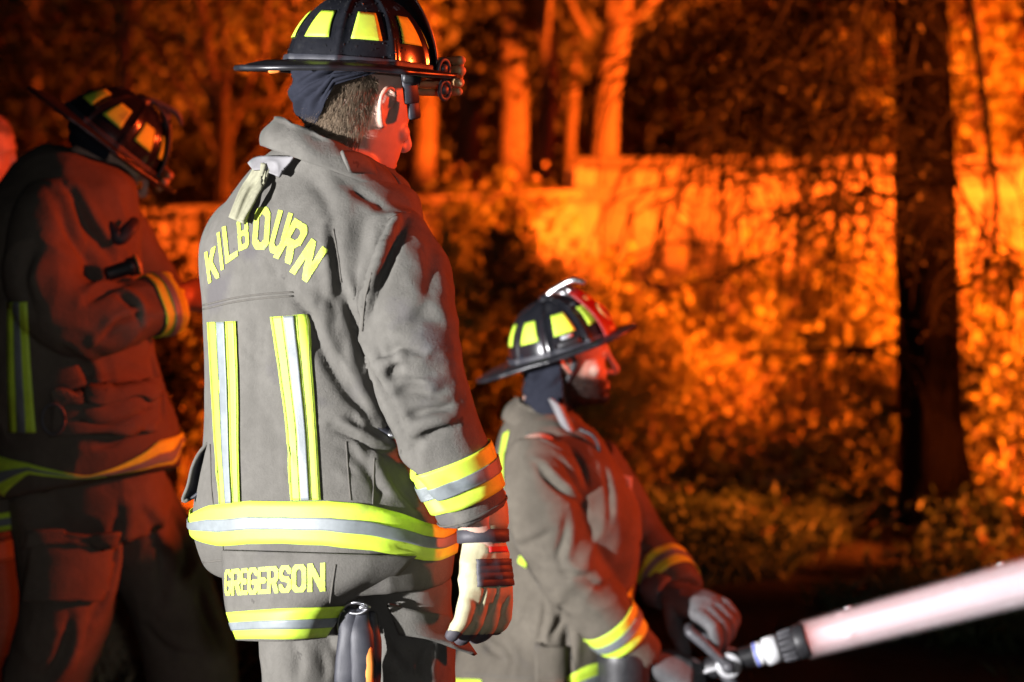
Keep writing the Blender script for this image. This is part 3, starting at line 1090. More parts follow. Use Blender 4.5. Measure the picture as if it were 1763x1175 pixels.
for k, (xx, yy, hh, ww) in enumerate([(1180, 935, .16, .5), (1290, 915, .1, .5), (1215, 985, .12, .5), (1420, 905, .17, .6), (1330, 965, .13, .5), (1700, 955, .2, .6), (1600, 1000, .14, .5), (1140, 905, .1, .4)]):
    g = ground_at(xx, yy)
    shrub(xx, g[1], 130 + F_PX * (CAM_H - hh) / g[1], ww, .4, m_leafE, ['low green plant beyond the far grey glove', 'green plant at the edge of the lit litter', 'small green plant in the dark above the nozzle', 'wide low plant left of the trunk foot', 'low plant in the dark grass before the trunk', 'green plant right of the trunk foot', 'low plant above the end of the water jet', 'green plant by the short glowing log'][k], 26, 22, .04, .04, 50 + k, cat='plant', stems=5)

# ground cover, litter and lumber
def ground_stuff(name, m, n, xr, yr, leaf, seed, kind='leaf', keep=None, clump=1, gap=0.05):
    rs = np.random.default_rng(seed)
    c = np.column_stack([rs.uniform(*xr, n), rs.uniform(*yr, n)])
    if keep is not None:
        c = c[keep(c)]
    c = (c[:, None, :] + rs.normal(size=(len(c), clump, 2)) * gap).reshape(-1, 2)
    z = ground_h(c[:, 0], c[:, 1])
    if kind == 'leaf':
        C = np.column_stack([c, z + 0.006 + 0.03 * rs.random(len(c)) ** 2])
        V, Fa = leaf_cards(C, leaf, rs=rs)
        V[:, 2] = np.maximum(V[:, 2], np.repeat(z, 4) + 0.002)
    else:
        nn = len(c)
        a = rs.uniform(0, 2 * math.pi, nn)
        hgt = leaf * rs.uniform(.45, 1.25, nn)
        w = 0.0035
        ln = rs.normal(size=(nn, 2)) * (hgt * .45)[:, None]
        b0 = np.column_stack([c[:, 0] - np.cos(a) * w, c[:, 1] - np.sin(a) * w, z - .004])
        b1 = np.column_stack([c[:, 0] + np.cos(a) * w, c[:, 1] + np.sin(a) * w, z - .004])
        m1 = np.column_stack([c + ln * .35, z + hgt * .6])
        tp = np.column_stack([c + ln, z + hgt])
        V = np.stack([b0, b1, m1, tp], 1).reshape(-1, 3)
        k = np.arange(nn) * 4
        Fa = np.concatenate([np.column_stack([k, k + 1, k + 2]), np.column_stack([k, k + 2, k + 3])])
    o = link(name, mesh_np(name, V, Fa), m, None, smooth=False)
    o['kind'] = 'stuff'
    return o


def patchy(scale, thr, off):
    return lambda c: vnoise(np.column_stack([c * scale, np.full(len(c), off)])) > thr


ground_stuff('grass', m_grass, 1500, (-0.2, 2.6), (7.2, 9.9), 0.085, 81, 'blade', patchy(1.3, 0.0, 3.3), 26, 0.05)
ground_stuff('short_grass', m_grass, 900, (-3, 3), (5.5, 10.4), 0.05, 82, 'blade', patchy(1.0, 0.15, 8.3), 22, 0.06)
ground_stuff('leaf_litter', m_leafD, 3600, (-3.2, 3.2), (9.2, 11.4), 0.05, 83, 'leaf', patchy(0.9, -0.35, 1.7), 1)
ground_stuff('ground_cover', m_leafE, 420, (-0.2, 3.0), (9.5, 10.5), 0.042, 84, 'leaf', None, 14, 0.05)
ground_stuff('dry_straw', m_straw, 2600, (-2.0, -0.5), (6.0, 8.2), 0.07, 85, 'blade', patchy(1.8, -0.1, 5.7), 6, 0.04)


def lumber(name, px0, py0, px1, py1, r, label, cat, flat=1.0):
    a, b = ground_at(px0, py0), ground_at(px1, py1)
    for q in (a, b):
        q[2] = gh(q[0], q[1]) + r * flat * .8
    vf = tube([a, (a + b) / 2 + [0, 0, .006], b], [r, r * 1.06, r * .9], n=14, res=16, up=(0, 0, 1), flat=flat)
    V = np.array(vf[0])
    V += (vnoise(V * 18)[:, None]) * np.array([0, .006, .006])
    base = (a + b) / 2
    o = add(name, (V, vf[1]), m_log, None, base=[base[0], base[1], 0])
    return thing(o, label, cat)


lumber('fallen_log', 1095, 868, 1183, 850, 0.034, 'short glowing log lying at the edge of the dark grass', 'log')
lumber('fallen_plank', 1288, 832, 1405, 826, 0.034, 'long pale plank on the ground under the golden shrub', 'plank', .6)
lumber('fallen_branch', 1400, 830, 1510, 812, 0.026, 'crooked pale branch on the ground near the big trunk', 'branch')
lumber('split_log', 296, 880, 352, 872, 0.03, 'orange-lit split log behind the open pocket flap', 'log')
rsd = np.random.default_rng(77)
for k, (x, y) in enumerate([(1222, 838), (1240, 834), (1205, 846), (1262, 858)]):
    g = ground_at(x, y)
    g[2] = gh(g[0], g[1]) + .012
    vf = ball(g, (.03 + .008 * k % .02, .028, .022))
    V = np.array(vf[0])
    V = V + vnoise(V * 40)[:, None] * .006
    o = add('stone', (V, vf[1]), m_log, None, base=[g[0], g[1], 0])
    thing(o, ['rounded pale stone nearest the short log', 'small lit stone touching its larger neighbour by the log', 'stone nearest the glowing log end', 'flat stone on the dark grass in front of the plank'][k], 'stone', 'stones on the lit strip of ground')

# ------------------------------------------------------------------ people: heads, hands, helmets
HEAD_Z = [(0.115, .012, -.035, .028), (0.106, .048, -.066, .05), (0.09, .072, -.083, .064), (0.062, .089, -.096, .0735), (0.03, .096, -.101, .077),
          (0.008, .0945, -.1, .0765), (-0.012, .0905, -.096, .0745), (-0.035, .0905, -.084, .0715), (-0.055, .091, -.064, .0685), (-0.075, .0905, -.04, .063),
          (-0.092, .089, -.012, .055), (-0.106, .084, .008, .043), (-0.116, .066, .02, .026)]
HZ = np.array(HEAD_Z[::-1])


def head_r(z, a):
    """skull surface at height z and azimuth a (0 = front)"""
    xf, xb, w = [np.interp(z, HZ[:, 0], HZ[:, k]) for k in (1, 2, 3)]
    c, s = np.cos(a), np.sin(a)
    x = np.where(c > 0, xf * np.sign(c) * np.abs(c) ** 0.86, -xb * c * 1.0)
    y = w * np.sign(s) * np.abs(s) ** 0.9
    return np.column_stack([x, y, z * np.ones_like(x)])


def head_shapes(M):
    a = np.linspace(0, 2 * math.pi, 48, endpoint=False)
    rows = spline(np.array(HEAD_Z[::-1]), 40)
    vfs = [loft([head_r(r[0], a) for r in rows])]
    t = lambda *k, **w: vfs.append(tube(*k, **w))
    t([(.092, 0, .018), (.1, 0, -.004), (.109, 0, -.024), (.117, 0, -.041), (.110, 0, -.05)], [.0085, .008, .0085, .0095, .007], n=14, res=14)   # nose
    t([(.094, .0, -.046), (.1, .011, -.046)], [.006, .0075], n=10, res=5)
    t([(.094, .0, -.046), (.1, -.011, -.046)], [.006, .0075], n=10, res=5)
    for s in (1, -1):
        t([(.091, .007 * s, .026), (.0905, .022 * s, .031), (.081, .042 * s, .026), (.066, .055 * s, .014)], [.0075, .009, .0085, .006], n=10, res=10)   # brow
        vfs.append(ball((.058, .05 * s, -.03), (.02, .0175, .018)))      # cheek
        vfs.append(ball((.0775, .031 * s, .0045), (.0128, .0138, .0125)))    # lids
        # ear: rim, lobe, inner fold
        e = lambda x, z, y=.083: (x, y * s, z)
        t([e(.012, .004, .077), e(.008, .024), e(-.006, .032, .089), e(-.02, .025, .091), e(-.024, .006, .09), e(-.017, -.014, .087), e(-.006, -.03, .081), e(.004, -.03, .077)],
          [.0035, .0042, .0045, .0046, .0046, .0044, .0062, .005], n=10, res=26)
        t([e(-.002, .018, .081), e(-.011, .006, .082), e(-.008, -.012, .08)], [.0035, .004, .0035], n=8, res=9)
        vfs.append(ball((-.006, .078 * s, -.002), (.015, .0065, .025)))
    t([(.082, .022, -.0735), (.092, .011, -.0715), (.0955, 0, -.0705), (.092, -.011, -.0715), (.082, -.022, -.0735)], [.003, .005, .0055, .005, .003], n=10, res=12)
    t([(.082, .021, -.0795), (.091, .011, -.0815), (.094, 0, -.083), (.091, -.011, -.0815), (.082, -.021, -.0795)], [.003, .0055, .0065, .0055, .003], n=10, res=12)
    vfs.append(ball((.077, 0, -.103), (.02, .02, .0155)))      # chin
    return [xform(v, M) for v in vfs]


def carve_face(me, M, beard=0.0):
    Mi = np.linalg.inv(M)
    co, no = get_co(me), get_no(me)
    q = co @ Mi[:3, :3].T + Mi[:3, 3]
    near = (np.abs(q) < .16).all(1)
    d = np.zeros(len(co))
    for s in (1, -1):
        e = (q - [.093, .031 * s, .004]) / [.03, .017, .012]
        d -= .0045 * np.exp(-(e ** 2).sum(1))
        e = (q - [.1, .0165 * s, .002]) / [.02, .008, .012]
        d -= .004 * np.exp(-(e ** 2).sum(1))
        e = (q - [.098, .009 * s, -.054]) / [.012, .0042, .004]
        d -= .004 * np.exp(-(e ** 2).sum(1))
        e = (q - [.004, .085 * s, -.006]) / [.009, .012, .009]
        d -= .004 * np.exp(-(e ** 2).sum(1))
    e = (q - [.1, 0, -.0765]) / [.02, .024, .0026]
    d -= .0045 * np.exp(-(e ** 2).sum(1))
    set_co(me, co + no * (d * near)[:, None])
    st = np.zeros(len(co))
    if beard:
        nz = vnoise(q * 90) * .16 + vnoise(q * 420) * .28
        jaw = np.clip((-.038 - q[:, 2] + .35 * np.clip(.055 - q[:, 0], -.05, .06)) / .02 + nz, 0, 1)
        fr = np.clip((q[:, 0] + .03) / .015, 0, 1)
        lip = np.exp(-(((q - [.096, 0, -.077]) / [.03, .021, .0085]) ** 2).sum(1))
        nose = np.exp(-(((q - [.112, 0, -.045]) / [.02, .02, .014]) ** 2).sum(1))
        burn = np.clip(1 - np.abs(q[:, 0] - .012) / .02, 0, 1) * (q[:, 2] > -.05) * (q[:, 2] < .03) * (np.abs(q[:, 1]) > .05)
        st = np.clip(np.maximum(jaw * fr, burn) * (1 - lip) * (1 - nose), 0, 1) * near * beard
    at = me.attributes.new('stubble', 'FLOAT', 'POINT')
    at.data.foreach_set('value', st.astype(np.float32))


def hand_shapes(M, curl=(30, 35, 40, 45), thumb=(35, 25), fat=1.0, spread=5.0, L=1.0):
    """palm, four fingers of unequal length and a thumb; local x to the fingertips, y to the thumb, z out of the back of the hand"""
    vfs = [tube([(-.07, 0, 0), (-.02, 0, 0), (.0, .0, 0)], [.031, .031, .033], n=16, flat=.8, up=(0, 0, 1))]
    secs = []
    a = np.linspace(0, 2 * math.pi, 24, endpoint=False)
    for x, w, h, yo in ((-.012, .031, .021, 0), (.02, .040, .0225, .002), (.055, .0455, .021, .001), (.085, .0455, .0175, 0), (.098, .041, .012, 0)):
        secs.append(np.column_stack([np.full(24, x), yo + np.sign(np.cos(a)) * np.abs(np.cos(a)) ** .8 * w, np.sin(a) * h * fat]))
    vfs.append(loft(secs))
    for k, (y, ln, r) in enumerate(((.033, .074, .0112), (.0115, .082, .0117), (-.0115, .077, .0112), (-.0325, .062, .0102))):
        c = R(curl[k])
        sp = R(spread) * (1.5 - k) / 1.5
        p = np.array([.08, y, -.001])
        seg = np.array([.02, ln * .46, ln * .31, ln * .27]) * L
        ang = [c * .12, c * .75, c * 1.75, c * 2.3]
        pts = [p - [.03, 0, 0], p]
        for s_, a_ in zip(seg, ang):
            d = np.array([math.cos(a_) * math.cos(sp), math.sin(sp), -math.sin(a_)])
            p = p + d * s_
            pts.append(p)
        r = r * fat
        vfs.append(tube(pts, [r * 1.02, r * 1.08, r * 1.12, r * 1.05, r, r * .86], n=14, res=24))
    ta, tb = R(thumb[0]), R(thumb[1])
    p = np.array([.012, .026, -.006])
    d1 = np.array([math.cos(ta), math.sin(ta) * .8, -math.sin(tb)])
    d1 = norm(d1)
    d2 = norm(d1 + np.array([.35, -.25, -.15]))
    vfs.append(tube([p, p + d1 * .042, p + d1 * .042 + d2 * .034, p + d1 * .042 + d2 * .062], [.0165 * fat, .0145 * fat, .0125 * fat, .0105 * fat], n=14, res=18))
    return [xform(v, M) for v in vfs]


DOME_H, DOME_A, DOME_B = .138, .131, .113


def dome_pt(a, z, grow=0.0):
    """helmet dome surface at azimuth a, height z"""
    t = np.clip(z / DOME_H, 0, 1)
    k = np.sqrt(np.clip(1 - t ** 2.25, 0, 1)) * (1 - .07 * t)
    rib = np.exp(-((((a + math.pi / 8 * 0) % (math.pi / 4) + math.pi / 8) % (math.pi / 4) - math.pi / 8) / .062) ** 2)
    g = grow + .0055 * rib * np.clip(k * 2.2, 0, 1)
    A, B = DOME_A * k + g, DOME_B * k + g
    c, s = np.cos(a), np.sin(a)
    return np.stack([A * c, B * s, z + g * .35 * t], -1)


def make_helmet(M, parent, shield_m, crest_m, goggles=False, front_mark=True, shield_h=.145, crest=True, lime=None):
    """ribbed leather-style helmet: local x forward, z up, origin at the brim plane. M: local to world"""
    T = lambda vf: xform(vf, M)
    na, nz = 192, 34
    a = np.linspace(0, 2 * math.pi, na, endpoint=False)
    zs = DOME_H * np.sin(np.linspace(0, math.pi / 2 * .995, nz))
    rings = [dome_pt(a, np.full(na, z)) for z in zs]
    inner = [dome_pt(a, np.full(na, z), -.007) for z in zs]
    vf = loft([r for r in inner[::-1]] + rings)
    h = add('helmet', T(vf), m_helm, parent)
    # brim: long at the back, rolled edge
    def brim_r(an):
        c = math.cos(an)
        back = max(0, -c) ** 2.2
        front = max(0, c) ** 3
        ext = .034 + .062 * back + .028 * front
        z = .003 - .004 * (1 - abs(c)) - .016 * back + .004 * front
        return ext, z
    nb = 120
    G = np.zeros((nb + 1, 9, 3))
    edge = []
    for i in range(nb + 1):
        an = 2 * math.pi * i / nb
        ext, ze = brim_r(an)
        base = dome_pt(np.array([an]), np.array([.006]), -.004)[0]
        d = norm([math.cos(an) * 1.05, math.sin(an), 0])
        for j in range(9):
            t = j / 8
            G[i, j] = base + d * ext * t + np.array([0, 0, (ze - .004) * t ** 1.3 + .006 * math.sin(math.pi * t)])
        edge.append(G[i, 8] + np.array([0, 0, .001]))
    b = add('brim', T(grid_sheet(G, .0045, (0, 0, 1))), m_brim, h)
    edge[-1] = edge[0]
    rol = tube(edge[:-1] + [edge[0]], .0052, n=10, round_ends=False)
    add('brim_edge', T(rol), m_brim, h)
    band = [np.concatenate([dome_pt(a, np.full(na, z), g)]) for z, g in ((.006, .0045), (.008, .006), (.02, .006), (.022, .0045))]
    add('helmet_band', T(loft(band, caps=False)), m_blackfab, h)
    for k in range(8):
        ac = math.pi / 8 + k * math.pi / 4
        if abs(((ac + math.pi) % (2 * math.pi)) - math.pi) < .2 and goggles:
            continue
        g = np.zeros((8, 8, 3))
        for i in range(8):
            z = .052 + .047 * i / 7
            hw = R(13.0) - R(3.4) * i / 7
            for j in range(8):
                g[i, j] = dome_pt(np.array([ac + hw * (2 * j / 7 - 1)]), np.array([z]), .0024)[0]
        add('reflective_patch', T(grid_sheet(g, .0012)), lime or m_lime, h)
    add('crown_button', T(lathe([(-.012, .022), (0, .02), (.008, .012), (.011, .003)], frame((0, 0, DOME_H), (0, 0, 1), (1, 0, 0)), n=24)), m_brim, h)
    # shield standing at the front
    g = np.zeros((14, 13, 3))
    for i in range(14):
        v = i / 13
        hw = .052 * (1 - .28 * v ** 2) * (1 if v < .8 else 1 - (v - .8) * .9)
        for j in range(13):
            u = 2 * j / 12 - 1
            g[i, j] = (.141 - .012 * u * u - .062 * v + .016 * math.sin(math.pi * v), hw * u, .004 + shield_h * v)
    s = add('front_shield', T(grid_sheet(g, .0045, (1, 0, 0))), shield_m, h)
    if front_mark:
        for v0, v1, u0, u1 in ((.12, .2, -.62, .62), (.76, .84, -.5, .5)):
            q = np.zeros((4, 9, 3))
            for i in range(4):
                v = v0 + (v1 - v0) * i / 3
                for j in range(9):
                    u = u0 + (u1 - u0) * j / 8
                    q[i, j] = (.141 - .012 * u * u - .062 * v + .016 * math.sin(math.pi * v) + .0035, .045 * u, .004 + shield_h * v)
            add('shield_panel', T(grid_sheet(q, .001, (1, 0, 0))), m_gold, h)
        ringp = []
        for i in range(25):
            an = 2 * math.pi * i / 24
            v, u = .47 + .17 * math.sin(an), .5 * math.cos(an)
            ringp.append((.141 - .012 * u * u - .062 * v + .016 * math.sin(math.pi * v) + .004, .042 * u, .004 + shield_h * v))
        add('shield_emblem', T(tube(ringp, .0035, n=8, round_ends=False)), m_gold, h)
    if crest:
        parts = [tube([(-.005, 0, DOME_H + .0), (.025, 0, DOME_H + .012), (.055, 0, DOME_H + .02), (.082, 0, DOME_H + .022), (.104, 0, DOME_H + .010)], [.008, .0085, .0075, .008, .0055], n=12, res=22)]
        for sy in (1, -1):
            parts.append(tube([(.02, 0, DOME_H + .008), (.03, .018 * sy, DOME_H + .008), (.056, .03 * sy, DOME_H + .002), (.08, .03 * sy, DOME_H - .016)], [.006, .007, .007, .004], n=10, res=16, flat=.55))
            parts.append(tube([(.052, .008 * sy, DOME_H + .014), (.066, .018 * sy, DOME_H + .004), (.078, .022 * sy, DOME_H - .02)], [.004, .005, .003], n=8, res=10))
        add('crest_holder', T(merge(*parts)), crest_m, h)
    return h


def hood_sheet(M, parent, a0, a1, bottom, top=.035, grow=.014, seed=0, fold_amp=.006, name='hood', flare=0.0):
    """knitted hood round the back of the head between azimuths a0..a1; bottom(t) gives its lower edge"""
    na, nz = 84, 30
    G = np.zeros((na, nz, 3))
    A = np.linspace(a0, a1, na)
    for i, an in enumerate(A):
        zb = bottom(i / (na - 1))
        z = np.linspace(top, zb, nz)
        ze = np.maximum(z, -.05)
        p = head_r(ze, np.full(nz, an))
        d = p.copy()
        d[:, 2] = 0
        d /= np.linalg.norm(d, axis=1, keepdims=True)
        t = np.linspace(0, 1, nz)
        q = np.column_stack([p[:, 0], p[:, 1], z])
        amp = fold_amp * (np.sin(9 * an + 26 * t + seed) * .5 + (1 - 2 * np.abs(vnoise(np.column_stack([an * 3.2 + 6 * t, t * 2.6 - an, np.full(nz, seed)]))))) * np.sin(math.pi * np.clip(t + .12, 0, 1)) ** .5
        G[i] = q + d * (grow + amp + flare * t ** 2)[:, None]
    return add(name, xform(grid_sheet(G, .003), M), m_hood, parent)


def hair_strands(me, M, region, n, length, m, parent, droop=(-.4, 0, -1), seed=0, name='hair', wid=.0009):
    """short tapering strands rooted on the scalp"""
    rs = np.random.default_rng(seed)
    Mi = np.linalg.inv(M)
    co, no = get_co(me), get_no(me)
    q = co @ Mi[:3, :3].T + Mi[:3, 3]
    idx = np.where(region(q))[0]
    idx = rs.choice(idx, n)
    c = co[idx] + rs.normal(size=(n, 3)) * .0012
    dr = np.asarray(droop, float) @ M[:3, :3].T
    d = no[idx] * .35 + dr * .8 + rs.normal(size=(n, 3)) * .25
    d /= np.linalg.norm(d, axis=1, keepdims=True)
    L = length * rs.uniform(.5, 1.2, n)[:, None]
    s = np.cross(d, no[idx])
    s /= np.linalg.norm(s, axis=1, keepdims=True) + 1e-9
    lift = no[idx] * .002
    V = np.stack([c - s * wid, c + s * wid, c + d * L * .55 + lift + s * wid * .8, c + d * L * .55 + lift - s * wid * .8, c + d * L + dr * L * .25 + lift], 1).reshape(-1, 3)
    k = np.arange(n) * 5
    Fa = np.concatenate([np.column_stack([k, k + 1, k + 2]), np.column_stack([k, k + 2, k + 3]), np.column_stack([k + 3, k + 2, k + 4])])
    o = link(name, mesh_np(name, V, Fa), m, parent)
    o['kind'] = 'stuff'
    return o


def ring(c, A, B, f, p=2.3, sx=0.0, sy=0.0, n=72):
    """superellipse ring: half-width A across the body, B fore and aft; f is the facing direction; sx, sy tilt it"""
    f = norm([f[0], f[1], 0])
    r = np.array([f[1], -f[0], 0])
    a = np.linspace(0, 2 * math.pi, n, endpoint=False)
    ca, sa = np.cos(a), np.sin(a)
    q = np.outer(np.sign(ca) * np.abs(ca) ** (2 / p) * A, r) + np.outer(np.sign(sa) * np.abs(sa) ** (2 / p) * B, f)
    q[:, 2] += q[:, 0] * sx + q[:, 1] * sy
    return np.asarray(c) + q


def torso(rows, f, d0, p=2.3, n_out=60, scale=1.0):
    """loft through sight rows (py, left, right, depth/width ratio, depth shift[, sx, sy])"""
    f = norm([f[0], f[1], 0])
    rings, cen = [], []
    for row in rows:
        py, xl, xr, k, dd = row[:5]
        sx, sy = (row[5], row[6]) if len(row) > 5 else (0, 0)
        d = d0 + dd
        c = P((xl + xr) / 2, py, d)
        h = (xr - xl) / 2 * d / F_PX * scale
        A = h / math.sqrt(f[1] ** 2 + (k * f[0]) ** 2)
        rings.append(ring(c, A, A * k, f, p, sx, sy))
        cen.append(c)
    rr = np.array(rings)
    m = len(rows)
    dense = spline(rr.reshape(m, -1), n_out).reshape(n_out, -1, 3)
    return loft(list(dense)), cen


def boot(b, f, parent, s=1.0):
    """rubber boot standing on the ground at b, toe towards f"""
    f = norm([f[0], f[1], 0])
    r = np.array([f[1], -f[0], 0])
    z = np.array([0, 0, 1.0])
    vfs = [tube([b + z * .36, b + z * .2, b + z * .09], [.068, .064, .06], n=18, res=10),
           tube([b - f * .05 + z * .055, b + f * .05 + z * .055, b + f * .14 + z * .048, b + f * .185 + z * .042], [.05, .052, .05, .038], n=18, res=14, flat=.95)]
    me = union('boot', vfs, .007, 5)
    co = get_co(me)
    co[:, 2] = np.maximum(co[:, 2], b[2] + .012)
    set_co(me, co)
    o = link('boot', me, m_black, parent)
    pts = []
    for s_, w in ((-.1, .03), (-.07, .05), (.02, .05), (.12, .056), (.19, .045), (.222, .02)):
        pts.append((s_, w))
    outl = [b + f * s_ + r * w for s_, w in pts] + [b + f * s_ - r * w for s_, w in pts[::-1]]
    add('sole', loft([np.array(outl) + z * .0, np.array(outl) + z * .022]), m_black, o, smooth=False)
    return o


def trim_pair(name_parent, fn, m_a=None, m_b=None, f=(.34, .64)):
    """lime band with a silver stripe on it; fn(f0, f1, off) builds the sheet"""
    o = add('trim_band', fn(0, 1, .0035), m_a or m_lime, name_parent)
    add('silver_stripe', fn(f[0], f[1], .0068), m_b or m_silver, o)
    return o


def lerp_lines(A, B, f0, f1):
    A, B = np.array(A, float), np.array(B, float)
    return A + (B - A) * f0, A + (B - A) * f1


def seam(bvh, pts, parent, r=.0016, m=None, name='seam', lift=.0004):
    q = [sight(bvh, *p) for p in spline(np.array(pts, float), max(8, 5 * len(pts)))]
    q = [p + n * (lift if n @ FWD < 0 else -lift) for p, n in q if p is not None]
    return add(name, tube(q, r, n=6, round_ends=False), m or m_seam, parent)

# ------------------------------------------------------------------ the standing firefighter seen from behind
def standing():
    f = np.array([.5, .866, 0])
    d0 = 4.17
    V = lambda x, y, d: P(x, y, d)
    base = P(590, 900, 4.17)
    base[2] = gh(base[0], base[1])
    hf = np.array([.77 * math.cos(R(15)), .638 * math.cos(R(15)), -math.sin(R(15))])
    Mh = frame(V(619, 184, 4.21), hf, (0, 0, 1))
    rows = [(268, 520, 640, .95, .0, -.35, -.1), (285, 478, 668, .8, .01, -.3, -.1), (308, 432, 694, .66, .02, -.12, -.05), (340, 395, 712, .66, .015), (385, 366, 722, .68, .01), (430, 352, 722, .70, 0), (480, 347, 715, .72, 0),
            (545, 351, 705, .74, 0), (620, 354, 702, .75, 0), (700, 355, 712, .75, 0), (780, 350, 738, .76, 0), (850, 338, 764, .77, 0), (905, 333, 778, .76, 0), (940, 338, 782, .74, 0), (972, 348, 778, .72, 0), (985, 356, 774, .70, 0)]
    armR = [(632, 378, 4.12), (668, 425, 4.075), (694, 485, 4.04), (706, 552, 4.015), (722, 645, 3.99), (753, 728, 3.98), (787, 806, 3.98), (816, 884, 3.985)]
    radR = [.052, .070, .079, .081, .075, .069, .066, .058]
    armL = [(450, 372, 4.27), (418, 430, 4.33), (428, 540, 4.42), (470, 640, 4.5), (530, 690, 4.56)]
    tor, cen = torso(rows, f, d0)
    # body under the clothes, one skin
    shapes = head_shapes(Mh)
    shapes.append(tube([V(578, 300, 4.2), V(596, 255, 4.2), V(612, 212, 4.2)], [.068, .062, .06], n=24, res=14))
    shapes.append(tube([V(560, 320, 4.19), V(548, 450, 4.18), V(548, 640, 4.18), V(560, 900, 4.18), V(580, 1010, 4.18)], [.11, .125, .12, .115, .095], n=24, res=30, flat=.8, up=(.5, .87, 0)))
    shapes.append(tube([V(*p) for p in armR] + [V(838, 950, 4.0)], [.05, .055, .05, .048, .044, .04, .036, .03, .028], n=16, res=30))
    shapes.append(tube([V(*p) for p in armL], [.05, .052, .046, .04, .03], n=16, res=24))
    legL = [(530, 1000, 4.2), (536, 1175, 4.2), (540, 1500, 4.19), (545, 1800, 4.2)]
    legR = [(690, 1000, 4.13), (706, 1175, 4.12), (714, 1500, 4.1), (722, 1800, 4.1)]
    for lg in (legL, legR):
        shapes.append(tube([V(*p) for p in lg], [.065, .062, .055, .045], n=16, res=24))
    me = union('person', shapes, .0034, 3)
    carve_face(me, Mh)
    body = link('person', me, m_skin, None, base=base)
    thing(body, 'firefighter standing with back turned in a clean grey turnout coat with lime lettering', 'person', 'firefighters')

    # trousers
    tr = [torso([(900, 440, 740, .6, .05), (1000, 440, 765, .56, .04), (1062, 452, 782, .5, .03), (1100, 470, 780, .45, .02)], f, d0, n_out=20)[0]]
    for lg, r in ((legL, .083), (legR, .078)):
        tr.append(tube([V(*p) for p in lg] + [V(lg[-1][0], lg[-1][1] + 50, lg[-1][2])], [r * 1.08, r, r * .98, r * .95, r * 1.0], n=24, res=40))
    tm = union('trousers', tr, .007, 5)
    rumple(tm, .006, 6, .003, 17, seed=4)
    bv = bvh_of(tm)
    for pts, a, w in (([(505, 1105), (515, 1140), (510, 1175)], .006, .008), ([(660, 1110), (690, 1145), (705, 1175)], .008, .01), ([(740, 1110), (725, 1150), (735, 1175)], .01, .009), ([(545, 1110), (560, 1150), (555, 1175)], .005, .008)):
        fold(tm, bv, pts, a, w)
    trousers = link('trousers', tm, m_coat, body)
    bv = bvh_of(tm)
    for lg in (legL, legR):
        b = V(*lg[-1])
        b[2] = gh(b[0], b[1])
        boot(b + np.array([0, .02, 0]), f, body)

    # jacket
    jm = union('jacket', [tor, tube([V(*p) for p in armR], radR, n=36, res=60, round_ends=False), tube([V(*p) for p in armL], [.06, .078, .072, .068, .06], n=24, res=40)], .005, 5)
    # drape: calmer on the back panels, stronger on the sleeve and flanks
    kx = lambda co: .35 + .65 * np.clip((co[:, 0] + .36) / .12, 0, 1)
    rumple(jm, .0055, 6.0, .0022, 18, stretch=(1, 1, .75), seed=1.7, keep=kx)
    bv = bvh_of(jm)
    folds = [
        ([(652, 420), (630, 470), (622, 530), (628, 590), (648, 650), (680, 715), (712, 770)], .020, .011, .5, 1),
        ([(672, 380), (655, 420), (640, 470), (636, 505)], .014, .007, .7, 1),
        ([(697, 378), (678, 425), (655, 490), (632, 545)], .015, .008, .7, -1),
        ([(740, 420), (742, 480), (728, 545)], .006, .014, .7, 1),
        ([(492, 500), (528, 540), (552, 600), (590, 665), (640, 735)], .013, .010, .6, 1),
        ([(571, 390), (577, 435), (584, 490), (580, 520)], .010, .008, .6, -1),
        ([(586, 490), (600, 530), (618, 575), (622, 620)], .013, .008, .6, 1),
        ([(560, 560), (585, 620), (615, 690), (650, 720)], .007, .010, .6, 1),
        ([(636, 632), (660, 612), (690, 600), (728, 602)], .007, .007, .7, -1),
        ([(640, 655), (680, 640), (720, 650), (755, 640)], .005, .009, .6, 1),
        ([(665, 690), (705, 672), (745, 680), (775, 668)], .008, .009, .7, 1),
        ([(690, 735), (720, 712), (760, 705), (790, 690)], .012, .008, .9, -1),
        ([(715, 765), (745, 745), (785, 735)], .009, .008, .8, 1),
        ([(700, 560), (730, 545), (770, 565)], .006, .012, .6, 1),
        ([(570, 738), (610, 755), (650, 775), (690, 785)], .012, .007, .7, 1),
        ([(575, 762), (620, 790), (650, 840), (655, 870)], .006, .010, .6, 1),
        ([(688, 785), (715, 820), (745, 860), (778, 890)], .016, .013, .5, 1),
        ([(663, 800), (690, 840), (730, 885)], .008, .009, .6, -1),
        ([(362, 765), (372, 820), (366, 865)], .005, .006, .5, 1),
        ([(440, 530), (445, 600), (438, 700)], .003, .016, .6, 1),
        ([(425, 720), (470, 740), (480, 800)], .003, .014, .6, 1),
        ([(530, 305), (560, 340), (572, 385)], .006, .012, .6, 1),
        ([(600, 320), (640, 345), (680, 365)], .006, .010, .6, -1),
        ([(770, 830), (800, 842), (830, 836)], .005, .007, .6, 1),
        ([(650, 960), (690, 945), (735, 962)], .006, .008, .6, 1),
    ]
    rc = np.random.default_rng(19)
    for k in range(46):
        zone = k % 4
        if zone == 0:
            x, y, an, ln = rc.uniform(650, 790), rc.uniform(590, 740), rc.uniform(-.5, .25), rc.uniform(25, 60)
        elif zone == 1:
            x, y, an, ln = rc.uniform(560, 690), rc.uniform(400, 640), rc.uniform(.9, 1.7), rc.uniform(30, 70)
        elif zone == 2:
            x, y, an, ln = rc.uniform(555, 720), rc.uniform(720, 860), rc.uniform(.2, 1.4), rc.uniform(25, 60)
        else:
            x, y, an, ln = rc.uniform(360, 560), rc.uniform(320, 860), rc.uniform(.6, 2.2), rc.uniform(30, 80)
